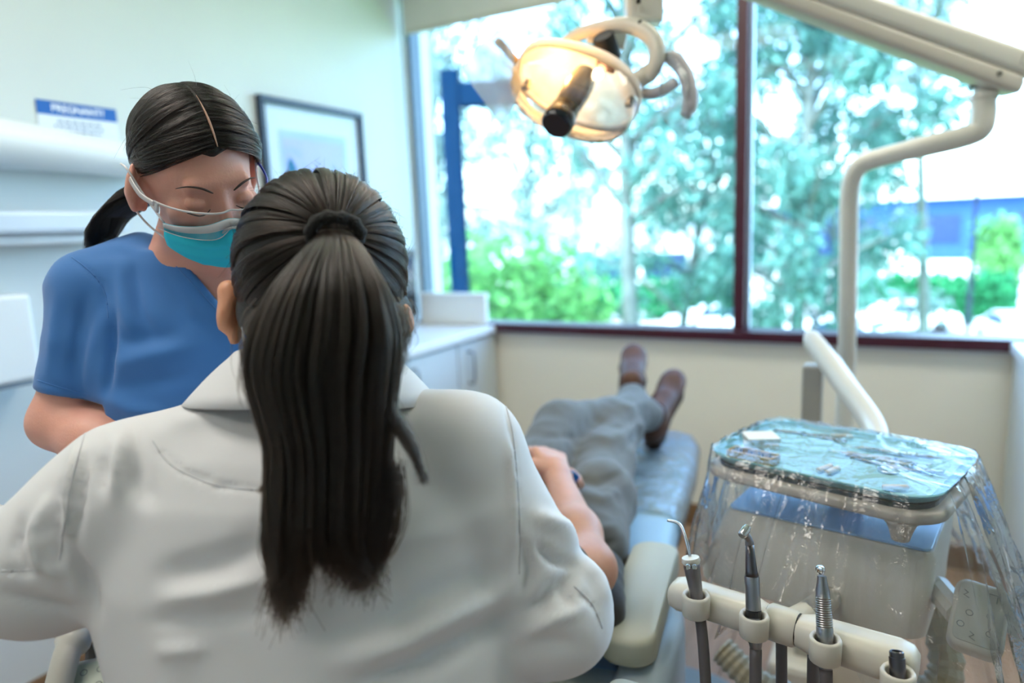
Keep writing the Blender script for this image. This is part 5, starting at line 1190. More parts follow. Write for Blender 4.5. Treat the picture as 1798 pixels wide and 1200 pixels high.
FL = [  # left shoulder and sleeve
 ([(212, 770), (206, 830), (203, 872)], 16, .008), ([(238, 790), (240, 850), (262, 880)], 18, -.006), ([(180, 800), (186, 860)], 12, -.006), ([(135, 790), (122, 860), (118, 940)], 9, .007), ([(150, 800), (140, 870), (132, 950)], 8, -.007), ([(108, 850), (100, 930), (104, 985)], 7, -.007), ([(85, 880), (64, 930), (70, 990), (100, 1010)], 9, .007), ([(40, 910), (30, 960), (50, 1005)], 9, -.005), ([(0, 1002), (40, 1002), (75, 1000)], 4, -.004), ([(5, 1040), (60, 1060), (130, 1075)], 12, -.006), ([(120, 960), (150, 1010), (165, 1080)], 14, -.008),
 # yoke seam and back
 ([(278, 790), (320, 828), (380, 852), (470, 862)], 3.2, -.0035), ([(300, 745), (360, 735), (420, 720)], 14, .003), ([(230, 735), (250, 790)], 10, -.003),
 ([(294, 1052), (380, 1040), (460, 1020)], 16, .006), ([(290, 1010), (380, 990), (460, 960)], 22, -.006), ([(270, 1090), (380, 1085), (470, 1070)], 16, -.004), ([(280, 1145), (360, 1140)], 12, .004),
 ([(600, 1168), (700, 1130), (800, 1075), (895, 1030)], 20, .010), ([(560, 1120), (680, 1085), (790, 1030), (870, 1000)], 24, -.006), ([(640, 1200), (740, 1170), (850, 1110), (905, 1080)], 20, -.010), ([(700, 960), (790, 930), (870, 900)], 22, .003),
 # right armhole and sleeve
 ([(884, 705), (902, 780), (908, 860), (914, 960), (910, 1040)], 3.0, -.0035), ([(896, 780), (904, 860), (906, 960)], 9, .004), ([(920, 960), (932, 1000), (920, 1045)], 9, -.007), ([(940, 905), (985, 925), (1010, 965)], 14, .007), ([(945, 960), (975, 985), (1008, 992)], 8, -.008), ([(1005, 1000), (990, 1040), (1000, 1062)], 12, -.007), ([(915, 1075), (950, 1060), (985, 1020)], 10, -.010), ([(1020, 980), (1050, 1020), (1066, 1060)], 10, .006), ([(920, 1115), (970, 1090), (1020, 1070)], 9, .006), ([(915, 1140), (960, 1130), (1010, 1130)], 14, -.005), ([(1010, 1035), (1042, 1065), (1058, 1110)], 2.5, -.003)]
folds(me, [(p_, w_, h_ * 1.6) for p_, w_, h_ in FL]); crumple(me, .0011, 22, 3); relax(me, 1, .35)
cut_hi = np3(hl(0, -.125, .0)); co = verts_np(me)
coat = pput('lab_coat', me, M_coat, den)
def seams(o, root, lines, m, r=.0010, off=.0002):
    from mathutils.bvhtree import BVHTree
    bm = bmesh.new(); bm.from_mesh(o.data); bt = BVHTree.FromBMesh(bm); bm.free()
    for pl in lines:
        pts = []
        for (ax, ay), (bx, by) in zip(pl, pl[1:]):
            for k in range(10):
                q = pt(ax + (bx - ax) * k / 10, ay + (by - ay) * k / 10, 1) - CC; h = bt.ray_cast(CC, q.normalized())
                if h[0] is not None: pts.append(h[0] + h[1] * off)
        if len(pts) > 4:
            b2 = bmesh.new(); tube(b2, pts, r, 6); bm_obj('seam', b2, m, o, smooth=True)
def curve2(pl, n=4): return [(p.x, p.y) for p in smooth_path([V((a, b, 0)) for a, b in pl], n)]
seams(coat, den, [curve2(q) for q in ([(268, 775), (295, 812), (335, 836), (390, 855), (475, 862)], [(884, 700), (900, 760), (908, 840), (913, 930), (912, 1010)], [(1008, 1030), (1040, 1062), (1058, 1105)], [(2, 1003), (40, 1003), (68, 1001)], [(150, 760), (126, 840), (112, 930), (104, 985)])], cloth('coat_seam_shade', (206, 208, 213)), .0008, .0001)  # seam thread greyed so each seam carries its shadow line
# collar: folded band around the neck
def band(name, ctr, n0, n1, rows, m, root, parent=None, th=.0022):
    bm = bmesh.new(); grid_mesh(bm, rows); 
    o = bm_obj(name, bm, m, parent if parent is not None else root, smooth=True)
    if parent is None: o.location = -V(root.location)
    md = o.modifiers.new('thickness', 'SOLIDIFY'); md.thickness = th; md.offset = 0
    return o
cc_ = pt(556, 690, .775); rows = []
for j in range(7):
    s = j / 6; row = []
    for i in range(41):
        a = rad(-128) + rad(256) * i / 40                       # 0 = towards the lens
        w = (.076 + .048 * s ** 1.2) ; side_ = math.sin(a); back = math.cos(a)
        yv = (.064 - .02 * abs(side_)) * (1 - s) - (.008 + .004 * abs(side_)) * s - .01 * max(0, -back) + .006 * math.sin(math.pi * s)
        row.append(cc_ + CR * (side_ * w * 1.14 + .004) - CF * (back * w * .82) + CU * yv + CR * (-.006))
    rows.append(row)
band('collar', None, 0, 0, rows, M_coat, den)
bm = bmesh.new(); yk_ = [pt(278, 792, .66), pt(320, 829, .645), pt(380, 853, .635), pt(470, 862, .63)]; bm.free()
# trousers and shoes under the coat, stool
M_nav = cloth('navy_trousers', (38, 44, 58), .85)
hp = pt(555, 1480, .76); hz = .60; hx, hy = hp.x, hp.y; fw = V((-.35, .94, 0)).normalized(); rt = V((.94, .35, 0))
B = Body(.012, .04); 
for s in (-1, 1):
    h_ = V((hx, hy, .62)) + rt * .1 * s; k_ = h_ + fw * .30 + rt * .30 * s; k_.z = .52; a_ = k_ - fw * .12; a_.z = .10; B.cap(tuple(h_), .09, tuple(k_), .07); B.cap(tuple(k_), .068, tuple(a_), .05)
B.ell((hx, hy, .66), (.17, .15, .10)); pput('trousers', B.mesh('trousers'), M_nav, den)
for s in (-1, 1):
    h_ = V((hx, hy, .62)) + rt * .1 * s; k_ = h_ + fw * .30 + rt * .30 * s; a_ = k_ - fw * .12; B = Body(.008, .02); B.cap(tuple(V((a_.x, a_.y, .05)) - fw * .05), .042, tuple(V((a_.x, a_.y, .035)) + fw * .14), .034); B.cap((a_.x, a_.y, .05), .045, (a_.x, a_.y, .11), .045); pput('shoe', B.mesh('shoe'), M_black, den)
st = thing('stool', 'round black stool under the woman in the white coat', 'stool', (hx, hy, 0))
bm = bmesh.new(); lathe(bm, [(0, .47), (.15, .47), (.18, .485), (.185, .51), (.17, .535), (.1, .545), (0, .545)], None, 28); bm_obj('seat', bm, M_black, st, auto=50)
bm = bmesh.new(); tube(bm, [(0, 0, .07), (0, 0, .47)], .025, 14); bm_obj('column', bm, M_chrome, st)
for k in range(5):
    a = 2 * math.pi * k / 5; bm = bmesh.new(); tube(bm, [(0, 0, .09), (.25 * math.cos(a), .25 * math.sin(a), .065)], [.025, .016], 8); bm_obj('base_leg', bm, M_chrome, st)
    bm = bmesh.new(); lathe(bm, [(0, -.012), (.027, -.012), (.03, 0), (.027, .012), (0, .012)], axis_mat((.25 * math.cos(a), .25 * math.sin(a), .031), (-math.sin(a), math.cos(a), 0)), 14); bm_obj('castor', bm, M_black, st)
# ---- hair
rng = np.random.default_rng(21)
HRn = np.array([[HRd[i][j] for j in range(3)] for i in range(3)], np.float32); Hn = np3(Hc)
def to_w(loc): return loc @ HRn.T + Hn
RX, RY_, RZ_ = .0945, .105, .108
def shell(dirs, k=1.0):
    """hair surface: ellipsoid, fuller low on the right above the ear"""
    v = dirs * np.array([RX, RY_, RZ_]) * k
    low = np.clip(-dirs[..., 1] - .1, 0, 1); v[..., 0] += low * np.sign(dirs[..., 0]) * np.where(dirs[..., 0] > 0, .020, .004) * np.abs(dirs[..., 0]); return v
tie_l = HRd.transposed() @ (pt(589, 410, .685) - Hc); td = np.array([tie_l.x / RX, tie_l.y / RY_, tie_l.z / RZ_]); td /= np.linalg.norm(td)
ta = np.cross([0, 1, 0], td); ta /= np.linalg.norm(ta); tb = np.cross(td, ta)
B = Body(.004, .012); B.ell(tuple(hl(0, 0, 0)), (RX * .965, RY_ * .965, RZ_ * .965), HRd); B.ell(tuple(hl(.028, -.055, .0)), (.076, .052, .085), HRd); B.ell(tuple(hl(-.022, -.055, .0)), (.068, .05, .085), HRd); B.ell(tuple(hl(.0, -.10, .03)), (.055, .06, .055), HRd)
def _cutd(G, d): 
    n_ = np3(HF @ V((0, -.35, 1))); n_ = n_ / np.linalg.norm(n_); return np.maximum(d, (G - np3(HMd @ V((0, .03, .055)))) @ n_)
B.fn(_cutd); me = B.mesh('hair'); relax(me, 1, .5); hair = pput('hair', me, M_core, den)
N1 = 9000; K1 = 16
th = rng.random(N1) * 2 * np.pi; th = np.round(th * 26) / 26 * .55 + th * .45 if False else th
clump = np.sin(th * 37) * .02 + np.sin(th * 83 + 1) * .012
smax = 1.55 + .45 * rng.random(N1); s0 = .05 + .04 * rng.random(N1)
t = np.linspace(0, 1, K1); S = s0[:, None] + (smax - s0)[:, None] * t[None]
NC = 130; cth = np.sort(rng.random(NC)) * 2 * np.pi; ci = np.abs((th[:, None] - cth[None] + np.pi) % (2 * np.pi) - np.pi).argmin(1); dth = (cth[ci] - th + np.pi) % (2 * np.pi) - np.pi; clift = rng.normal(0, .009, NC)[ci]; cw = rng.normal(0, .05, NC)[ci]
thw = th[:, None] + dth[:, None] * .6 * np.sin(t * 2.6)[None] + (cw[:, None] + rng.normal(0, .02, (N1, 1))) * np.sin(t * 3)[None] + .10 * np.sin(th * 2 + .6)[:, None] * t[None] ** 2
D = np.cos(S)[..., None] * td + np.sin(S)[..., None] * (np.cos(thw)[..., None] * ta + np.sin(thw)[..., None] * tb)
lift = 1.0 + clift[:, None] * np.sin(t * np.pi * .9 + .2)[None] + rng.normal(0, .006, (N1, 1)) - .03 * (1 - t)[None] ** 3
loc = shell(D, lift[..., None]); 
hair_obj('scalp_strands', to_w(loc)[:, ::-1], .00034, M_hair, hair, tip=.8)['kind'] = 'stuff'
# flyaway short hairs around the outline
NF = 260; th = rng.random(NF) * 2 * np.pi; S = 1.0 + .5 * rng.random(NF); D = np.cos(S)[:, None] * td + np.sin(S)[:, None] * (np.cos(th)[:, None] * ta + np.sin(th)[:, None] * tb); p0 = shell(D, .99)
dv = D + rng.normal(0, .5, (NF, 3)); dv /= np.linalg.norm(dv, axis=1)[:, None]; tt = np.linspace(0, 1, 7)[None, :, None]; ln = (.008 + .02 * rng.random(NF))[:, None, None]
tang = np.cross(D, rng.normal(size=(NF, 3))); tang /= np.linalg.norm(tang, axis=1)[:, None]
hair_obj('flyaway_hairs', to_w(p0[:, None] + (dv[:, None] * tt * .5 + tang[:, None] * tt ** .8) * ln), .00016, M_hair, hair)['kind'] = 'stuff'
# ponytail
PT = [(589, 408, .672, 24, .016), (590, 428, .648, 44, .022), (586, 465, .628, 72, .030), (580, 520, .612, 108, .036), (573, 590, .604, 132, .040), (566, 650, .602, 134, .042), (570, 710, .604, 122, .042), (578, 780, .606, 108, .040), (577, 850, .606, 106, .038), (572, 920, .604, 106, .034), (570, 975, .602, 100, .028)]
ctr = np.array([[p.x, p.y, p.z] for p in (pt(x, y, d) for x, y, d, w, b in PT)]); hw = np.array([w / FPX * d for x, y, d, w, b in PT]); hb = np.array([b for *_, b in PT])
uu = np.linspace(0, 1, len(PT))
_dn = smooth_path([V((0, 0, 0))] * 2, 2); ctr = np.array([list(p) for p in smooth_path([V(c) for c in ctr], 5)]); _wb = np.array([list(p) for p in smooth_path([V((w, b_, 0)) for w, b_ in zip(hw, hb)], 5)]); hw, hb = _wb[:, 0], _wb[:, 1]; uu = np.linspace(0, 1, len(ctr))
def pony(a, b, tl):
    """a,b in the unit disc, tl array of 0..1 along the tail"""
    c = np.stack([np.interp(tl, uu, ctr[:, i]) for i in range(3)], -1); w = np.interp(tl, uu, hw); h = np.interp(tl, uu, hb); return c + (a * w)[..., None] * _r - (b * h)[..., None] * _f
rows = []
bm = bmesh.new()
for tl in np.linspace(0, .985, 30):
    k = .80 if tl < .9 else .8 - (tl - .9) * 5
    rows.append([V(pony(np.array(math.cos(q) * k), np.array(math.sin(q) * k * .8), np.array(tl))) for q in (2 * math.pi * i / 28 for i in range(28))])
loft(bm, rows); po = bm_obj('ponytail', bm, M_core, den, smooth=True); po.location = -V(den.location)
N2, K2 = 12000, 30
q = rng.random(N2) ** .5; an = rng.random(N2) * 2 * np.pi; a = q * np.cos(an); b = q * np.sin(an)
nearrim = rng.random(N2) < .55; a[nearrim] = np.cos(an[nearrim]) * (.86 + .14 * rng.random(nearrim.sum())); b[nearrim] = np.sin(an[nearrim]) * (.86 + .14 * rng.random(nearrim.sum()))
t = np.linspace(0, 1, K2); NC = 150; cq = rng.random(NC) ** .5; ca_ = rng.random(NC) * 6.283; CA, CB = cq * np.cos(ca_), cq * np.sin(ca_); rim_ = rng.random(NC) < .5; CA[rim_] = np.cos(ca_[rim_]) * .97; CB[rim_] = np.sin(ca_[rim_]) * .97; ck_ = ((a[:, None] - CA[None]) ** 2 + (b[:, None] - CB[None]) ** 2).argmin(1); cl_ = rng.normal(0, .03, NC)[ck_]; cph = rng.random(NC)[ck_] * 6.28; cfr = (3 + 4 * rng.random(NC))[ck_]; cam_ = rng.normal(0, .07, NC)[ck_]
ln = np.where(a < -.25, 1.0 + .10 * rng.random(N2), .93 + .08 * rng.random(N2)) - .05 * rng.random(N2) ** 2 * 3 + cl_
TL = np.minimum(t[None] * ln[:, None], 1.0)
wave = (.05 * np.sin(a * 9 + 2)[:, None] * np.sin(t * 5)[None] + .035 * np.sin(a * 23 + b * 11)[:, None] * np.sin(t * 7 + 1)[None]) * t[None]
A = a[:, None] + (CA[ck_] - a)[:, None] * .55 * t[None] ** .8 + cam_[:, None] * np.sin(cfr[:, None] * t[None] + cph[:, None]) * t[None] + wave * .5 + rng.normal(0, .02, (N2, 1)) * t[None]; Bb = b[:, None] + (CB[ck_] - b)[:, None] * .5 * t[None] ** .8 + 1.2 * cam_[:, None] * np.sin(cfr[:, None] * .8 * t[None] + cph[:, None] * 1.7)
P_ = pony(A, Bb, TL)
over = np.clip(t[None] * ln[:, None] - .90, 0, 1)
tg = (a < -.25)
# the left locks hang on and gather to a point, the right locks sweep inwards
tipL = np3(pt(503, 1082, .60)); tipR = np3(pt(575, 1032, .60))
wL = np.clip(over / .2, 0, 1) ** 1.5 * tg[:, None]; wR = np.clip(over / .11, 0, 1) ** 1.8 * (~tg)[:, None] * np.clip((a + .25) / .6, 0, 1)[:, None]
spL = tipL + rng.normal(0, .010, (N2, 1, 3)); spR = tipR + rng.normal(0, .010, (N2, 1, 3)) + (rng.random((N2, 1, 1)) * .05) * (_r - .2 * _u)
P_ = P_ + (spL - P_) * wL[..., None]; P_ = P_ + (spR - P_) * wR[..., None] * .85
hair_obj('ponytail_strands', P_, .00036, M_hair, po, tip=.45)['kind'] = 'stuff'
# loose lock on the right and tufts from the sides into the tail
def lock(path, n, spread, seed, parent, name='loose_lock', r=.00028, m=None, tip=.3, conv=1.0):
    rg = np.random.default_rng(seed); P0 = np.array([[p.x, p.y, p.z] for p in smooth_path([pt(*p) for p in path], 6)]); k = len(P0); tt = np.linspace(0, 1, k)
    o = rg.normal(0, 1, (n, 1, 3)) * spread * (1 - conv * .8 * tt)[None, :, None]; o = o + (rg.normal(0, 1, (n, 1, 3)) * spread * .5) * np.sin(tt * 5)[None, :, None]
    ob = hair_obj(name, P0[None] + o, r, m or M_hair, parent, tip); ob['kind'] = 'stuff'; return ob
lock([(668, 700, .60), (700, 745, .60), (725, 790, .60), (738, 825, .60), (746, 848, .60)], 120, .004, 2, po)
lock([(500, 760, .60), (490, 820, .60), (468, 850, .60), (455, 862, .60)], 60, .003, 3, po)
lock([(476, 900, .60), (468, 960, .60), (478, 1010, .60), (482, 1030, .60)], 160, .003, 4, po)
lock([(690, 820, .60), (692, 900, .60), (680, 960, .60), (655, 1005, .60), (620, 1030, .60)], 160, .005, 5, po)
lock([(700, 545, .66), (712, 575, .65), (708, 610, .64), (700, 650, .62)], 90, .006, 6, po)
lock([(470, 560, .66), (450, 600, .65), (438, 650, .63), (450, 700, .61)], 200, .008, 7, po)
# hair tie
bm = bmesh.new(); tcx = pt(589, 410, .668); tz = (pt(590, 440, .64) - pt(588, 395, .69)).normalized(); tmx = axis_mat(tcx, tz, up=CU)
ringp = [tmx @ V((.0235 * math.cos(q_), .017 * math.sin(q_), .0018 * math.sin(5 * q_))) for q_ in (2 * math.pi * k / 36 for k in range(37))]
tube(bm, ringp, [.0062 + .0010 * math.sin(k * 1.9) for k in range(37)], 12); ht = bm_obj('hair_tie', bm, mat('black_scrunchie', (12, 12, 14), .7, var=.3, scale=200, bump=.6, bscale=400), den, smooth=True); ht.location = -V(den.location)
# ears' mask loop and mask
bm = bmesh.new(); tube(bm, smooth_path([pt(415, 498, .745), pt(424, 530, .735), pt(425, 560, .732), pt(429, 605, .74), pt(436, 640, .77)], 5), .0014, 6); o = bm_obj('mask_loop', bm, mat('mask_elastic', (232, 232, 236), .7), den, smooth=True); o.location = -V(den.location)
def mask_rows(M, yo=.0, grow=0.0, n=33, k=15, ytop=-.024, ybot=-.090):
    rows = []
    for j in range(k):
        v = j / (k - 1); row = []
        for i in range(n):
            u = i / (n - 1) * 2 - 1; an = u * rad(66)
            prof = np.interp(v, [0, .25, .55, .8, 1], [.096, .110, .106, .094, .070]); wid = np.interp(v, [0, .3, .7, 1], [.066, .070, .066, .050])
            y = ytop + (ybot - ytop) * v - .012 * (1 - abs(u)) * (v - .3) * 1.2 + (.009 * math.exp(-(u / .22) ** 2) * (1 - v) ** 2) + .022 * abs(u) ** 2 * (v - .15) * .9
            z = (prof + grow) * (math.cos(an) ** .62) + .006 * math.exp(-(u / .25) ** 2) + .0022 * math.sin(v * 26) * (1 - abs(u) ** 3) - (.012 if abs(u) > .95 else 0) * 0
            row.append(M @ V(((wid + grow) * math.sin(an) * 1.10, y, max(z, .02 - .0 * abs(u)))))
        rows.append(row)
    return rows
rows = mask_rows(HMd @ Matrix.Scale(.93, 4)); bm = bmesh.new(); grid_mesh(bm, rows); o = bm_obj('mask', bm, mat('mask_teal', (40, 205, 232), .75), den, smooth=True); o.location = -V(den.location)

# ================================================================== WOMAN IN BLUE SCRUBS
ep = pt(389, 352, .90); HRa = look_frame(ep, 17, 27, 9)
HA = ep - HRa @ V((0, .006, .082)); HMa = m4(HRa, HA)
asb = V((-.98, .80, 0))
asi = person('woman in blue scrubs, turquoise mask and clear glasses looking down', tuple(asb))
M_sk2 = skin('assistant_skin', (220, 162, 144))
def al(x, y, z): return HMa @ V((x, y, z))
nbA = pt(318, 500, 1.02); sA = pt(160, 508, 1.0); eA = pt(101, 742, .985); wA = pt(330, 860, .90); sB = pt(520, 560, 1.08); eB = pt(600, 760, 1.02); wB = pt(520, 880, .95)
secA = [(455, 310, .055, .05, 1.02), (475, 305, .115, .065, 1.03), (505, 305, .165, .08, 1.04), (560, 322, .158, .10, 1.05), (650, 335, .150, .115, 1.06), (760, 345, .142, .115, 1.07), (900, 375, .145, .12, 1.09), (1050, 400, .150, .125, 1.10), (1130, 405, .150, .125, 1.11)]
B = Body(.0055, .02); add_head(B, HMa, .95); EA_ = HRa @ Matrix.Rotation(rad(-26), 3, 'Y'); B.ell(tuple(al(-.083, -.010, -.008)), (.008, .028, .017), EA_, .005); B.cap(tuple(al(-.06, -.01, -.01)), .014, tuple(al(-.082, -.01, -.01)), .010, .006); B.cap(tuple(al(0, -.07, -.02)), .048, tuple(nbA), .056, .03); B.fn(torso_fn(secA, -.010)); B._b(pt(200, 600, 1.05), .12); B._b(pt(500, 1130, 1.1), .14); B._b(pt(260, 1130, 1.1), .12)
for s_, e_, w_ in ((sA, eA, wA), (sB, eB, wB)): B.chain([(tuple(s_), .044), (tuple(s_.lerp(e_, .6)), .034), (tuple(e_), .034)]); B.chain([(tuple(e_), .036), (tuple(e_.lerp(w_, .3)), .037), (tuple(w_), .025)])
add_hand(B, wA, wA - eA, V((0, 0, -1)), -1, .92, .6); add_hand(B, wB, wB - eB, V((0, 0, -1)), 1, .92, .6)
me = B.mesh('body'); relax(me, 1, .3); pput('body', me, M_sk2, asi)
# finer face: same head again at small pitch, laid into the body surface
B = Body(.0026, .02); add_head(B, HMa, .95); B.ell(tuple(al(-.083, -.010, -.008)), (.008, .028, .017), EA_, .005); B.ell(tuple(al(-.090, -.006, -.002)), (.005, .018, .010), EA_, .004, True); B.cap(tuple(al(-.06, -.01, -.01)), .014, tuple(al(-.082, -.01, -.01)), .010, .006)
def _nocut(G, d): return np.maximum(d, (G - np3(al(0, -.07, 0))) @ np3(HRa @ V((0, -1, 0))))
B.fn(_nocut); me = B.mesh('face', .012); relax(me, 2, .4); pput('face', me, M_sk2, asi)
# scrub top with v neck
M_scr = cloth('blue_scrub', (58, 120, 190), .8, 1300, .04)
B = Body(.0055, .03); B.fn(torso_fn(secA, .006)); B._b(pt(200, 600, 1.05), .12); B._b(pt(500, 1130, 1.1), .14); B._b(pt(260, 1130, 1.1), .12)
B.cap(tuple(pt(250, 455, 1.02)), .04, tuple(sA), .054, .03); B.chain([(tuple(sA), .056), (tuple(pt(140, 600, .99)), .046), (tuple(pt(114, 705, .985)), .0405)], .006); B.cap(tuple(pt(400, 500, 1.05)), .04, tuple(sB), .056); B.chain([(tuple(sB), .06), (tuple(sB.lerp(eB, .6)), .058)], .02)
def _vneck(G, d):
    q = G - _c; zz = q @ _f; X = IW / 2 + FPX * (q @ _r) / zz; Y = IH / 2 - FPX * (q @ _u) / zz
    lx = np.interp(Y, [380, 440, 548], [266, 300, 398]); rx = np.interp(Y, [380, 548], [486, 400]); w = np.minimum(X - lx, rx - X) / FPX * zz; w = np.where(Y > 548, np.minimum(w, (548 - Y) / FPX * zz), w); w = np.where(zz > 1.06, np.minimum(w, 1.09 - zz), w)
    d = np.maximum(d, w)
    hem = ((G - np3(pt(114, 693, .985))) @ np3((eA - sA).normalized())); near = np.linalg.norm(G - np3(pt(108, 715, .985)), axis=-1) < .085
    return np.where(near, np.maximum(d, hem), d)
B.fn(_vneck)
me = B.mesh('scrub_top'); relax(me, 2, .5)
folds(me, [([(125, 455), (155, 475), (180, 500), (190, 560)], 3.5, -.004), ([(200, 550), (194, 620), (186, 690)], 8, -.012), ([(176, 560), (160, 630), (150, 690)], 10, .005), ([(150, 520), (135, 600), (125, 670)], 9, -.004), ([(100, 520), (92, 600), (85, 660)], 10, .004), ([(66, 668), (110, 682), (160, 692)], 2.6, -.0025), ([(210, 470), (220, 540), (235, 590)], 11, .006), ([(232, 470), (244, 540), (262, 580)], 10, -.006), ([(205, 640), (260, 625), (330, 610)], 16, .007), ([(205, 680), (260, 670), (330, 660)], 16, -.006), ([(280, 480), (330, 560), (380, 590)], 14, -.004), ([(210, 600), (300, 590)], 14, -.005), ([(190, 700), (230, 720), (290, 725)], 12, .006), ([(275, 400), (302, 446), (396, 552)], 4.0, .004)])
crumple(me, .0012, 24, 6); relax(me, 1, .3); scr = pput('scrub_top', me, M_scr, asi)
seams(scr, asi, [curve2(q) for q in ([(126, 452), (150, 470), (172, 492), (186, 520), (190, 560)], [(66, 668), (110, 682), (160, 694)], [(262, 400), (292, 448), (340, 500), (390, 556)], [(130, 440), (190, 412), (255, 388)])], M_scr, .0008, .0001)
B = Body(.012, .04); hp = pt(405, 1130, 1.11)
for s in (-1, 1):
    h_ = V((hp.x, hp.y, hp.z)) + V((.88, .47, 0)) * .07 * s; B.cap(tuple(h_), .085, (asb.x + .09 * s, asb.y + .05 * s, .10), .06)
pput('trousers', B.mesh('trousers'), cloth('blue_scrub', (58, 120, 190)), asi)
for s in (-1, 1):
    B = Body(.008, .02); B.cap((asb.x + .09 * s - .02, asb.y + .05 * s - .05, .045), .042, (asb.x + .09 * s + .07, asb.y + .05 * s + .1, .036), .035); B.cap((asb.x + .09 * s, asb.y + .05 * s, .05), .045, (asb.x + .09 * s, asb.y + .05 * s, .11), .045); pput('shoe', B.mesh('shoe'), M_white, asi)
# mask
def wput(name, bm, m, parent=None, smooth=True, th=0):
    o = bm_obj(name, bm, m, parent if parent is not None else asi, smooth=smooth)
    if parent is None: o.location = -V(asb)
    if th: md = o.modifiers.new('thickness', 'SOLIDIFY'); md.thickness = th; md.offset = 1
    return o
rows = mask_rows(HMa); bm = bmesh.new(); grid_mesh(bm, rows); mk = wput('mask', bm, mat('mask_teal', (40, 205, 232), .75, var=.02, bump=.1, bscale=800), th=.001)
bm = bmesh.new(); rows2 = mask_rows(HMa, grow=.0013, k=33)[:4]; grid_mesh(bm, rows2); wput('mask_edge', bm, mat('mask_white', (226, 232, 238), .75), th=.0008)
for q in (-1, 1):
    bm = bmesh.new(); tube(bm, smooth_path([V(rows[0][-1 if q > 0 else 0]), al(q * .077, .0, .010), al(q * .084, .022, -.008), al(q * .086, .022, -.03)], 5), .0016, 6); wput('ear_loop', bm, mat('mask_elastic', (232, 232, 236), .7))
    bm = bmesh.new(); tube(bm, smooth_path([V(rows[-1][-1 if q > 0 else 0]), al(q * .070, -.058, .006), al(q * .081, -.040, -.014), al(q * .086, -.02, -.03)], 5), .0016, 6); wput('ear_loop', bm, mat('mask_elastic', (232, 232, 236), .7))
# brows and lashes
M_brow = mat('brow_hair', (52, 36, 30), .7)
for q in (-1, 1):
    bm = bmesh.new(); tube(bm, smooth_path([al(q * .013, .0225, .0925), al(q * .026, .030, .090), al(q * .040, .031, .082), al(q * .051, .025, .070)], 5), [.0006, .0010, .0013, .0015, .0015, .0015, .0014, .0013, .0012, .0011, .001, .0009, .0008, .0007, .0006, .0005], 6, flat=.8); wput('eyebrow', bm, M_brow)
    bm = bmesh.new(); tube(bm, smooth_path([al(q * .0165, -.002, .0865), al(q * .024, -.0055, .0905), al(q * .033, -.0065, .0905), al(q * .043, -.004, .084), al(q * .047, -.002, .079)], 5), [.0003] + [.0006] * 3 + [.0010] * 13 + [.0006] * 3 + [.0003], 6); wput('eyelashes', bm, M_black)
# safety glasses
M_gl = film('glasses_lens', (.97, .98, 1), .015, .02, fres=1.45, milky=.03); gl = bpy.data.objects.new('safety_glasses', None); COL.objects.link(gl); gl.parent = asi; gl.location = -V(asb)
def gput(name, bm, m, smooth=True):
    o = bm_obj(name, bm, m, gl, smooth=smooth); return o
def lens_pt(u, v):
    an = u * rad(66); r = .112 - .006 * math.exp(-(u / .1) ** 2); y = .006 - .038 * v + .012 * v * math.exp(-(u / .16) ** 2) - .002 * abs(u); return al(.086 * math.sin(an) * .94, y, .008 + r * math.cos(an) * .98)
bm = bmesh.new(); grid_mesh(bm, [[lens_pt(u, v) for u in np.linspace(-1, 1, 41)] for v in np.linspace(0, 1, 8)]); gput('lens', bm, M_gl)
M_rim = film('glasses_rim', (.9, .93, 1), .25, .1, milky=.6)
bm = bmesh.new(); tube(bm, [lens_pt(u, 0) for u in np.linspace(-1, 1, 41)], .0013, 6); gput('rim', bm, M_rim)
bm = bmesh.new(); tube(bm, [lens_pt(u, 1) for u in np.linspace(-1, 1, 41)], .0006, 6); gput('rim', bm, M_rim)
for q in (-1, 1):
    bm = bmesh.new(); tube(bm, smooth_path([lens_pt(q, .1), al(q * .083, .004, .03), al(q * .085, .012, .004), al(q * .083, .014, -.010)], 5), .0035, 8, flat=.5); gput('temple', bm, [M_rim, None, mat('temple_blue', (24, 60, 190), .3)][1 + q])
    bm = bmesh.new(); rbox(bm, -.002, .002, -.006, .006, -.004, .004, .001, 1, axis_mat(lens_pt(q * .97, .2), HRa @ V((0, 0, 1)))); gput('hinge', bm, M_rim)
bm = bmesh.new(); tube(bm, smooth_path([al(-.012, -.03, .105), al(-.006, -.02, .112), al(.006, -.02, .112), al(.012, -.03, .105)], 4), .0018, 6); gput('nose_pad', bm, M_rim)
# hair
HAn = np.array([[HRa[i][j] for j in range(3)] for i in range(3)], np.float32); HAo = np3(HA)
def toA(loc): return loc @ HAn.T + HAo
HR3 = np.array([.0785, .094, .100]); hc0 = np.array([.006, .028, -.018])
B = Body(.004, .012); B.ell(tuple(al(*hc0)), tuple(HR3 * .97), HRa); B.ell(tuple(al(-.02, -.02, -.085)), (.04, .035, .035), HRa)
def _cuta(G, d):
    n_ = np3(HRa @ V((0, -.60, .80)).normalized()); o_ = (G - HAo) @ HAn
    lim = (o_[..., 2] - .070 + .62 * np.abs(o_[..., 0]) - (o_[..., 1] - .062) * .9) * .72     # hairline falls back toward the ears
    lim2 = np.where(o_[..., 1] < .016, o_[..., 2] + .022, -1)
    return np.maximum(d, np.maximum(lim, lim2))
B.fn(_cuta); me = B.mesh('hair'); relax(me, 1, .5); hairA = pput('hair', me, M_core, asi)
rng = np.random.default_rng(8); N = 9000; K = 18; t = np.linspace(0, 1, K)[None, :, None]
sd = np.where(rng.random(N) < .5, -1, 1)[:, None]; f = rng.random(N)[:, None]            # f: 0 front of the parting .. 1 crown
part_a = rad(62) - f * rad(134)                                                          # elevation of parting from face axis over the top
pa_ = np.concatenate([sd * (.022 + .015 * rng.random((N, 1))), np.cos(part_a), np.sin(part_a)], 1)
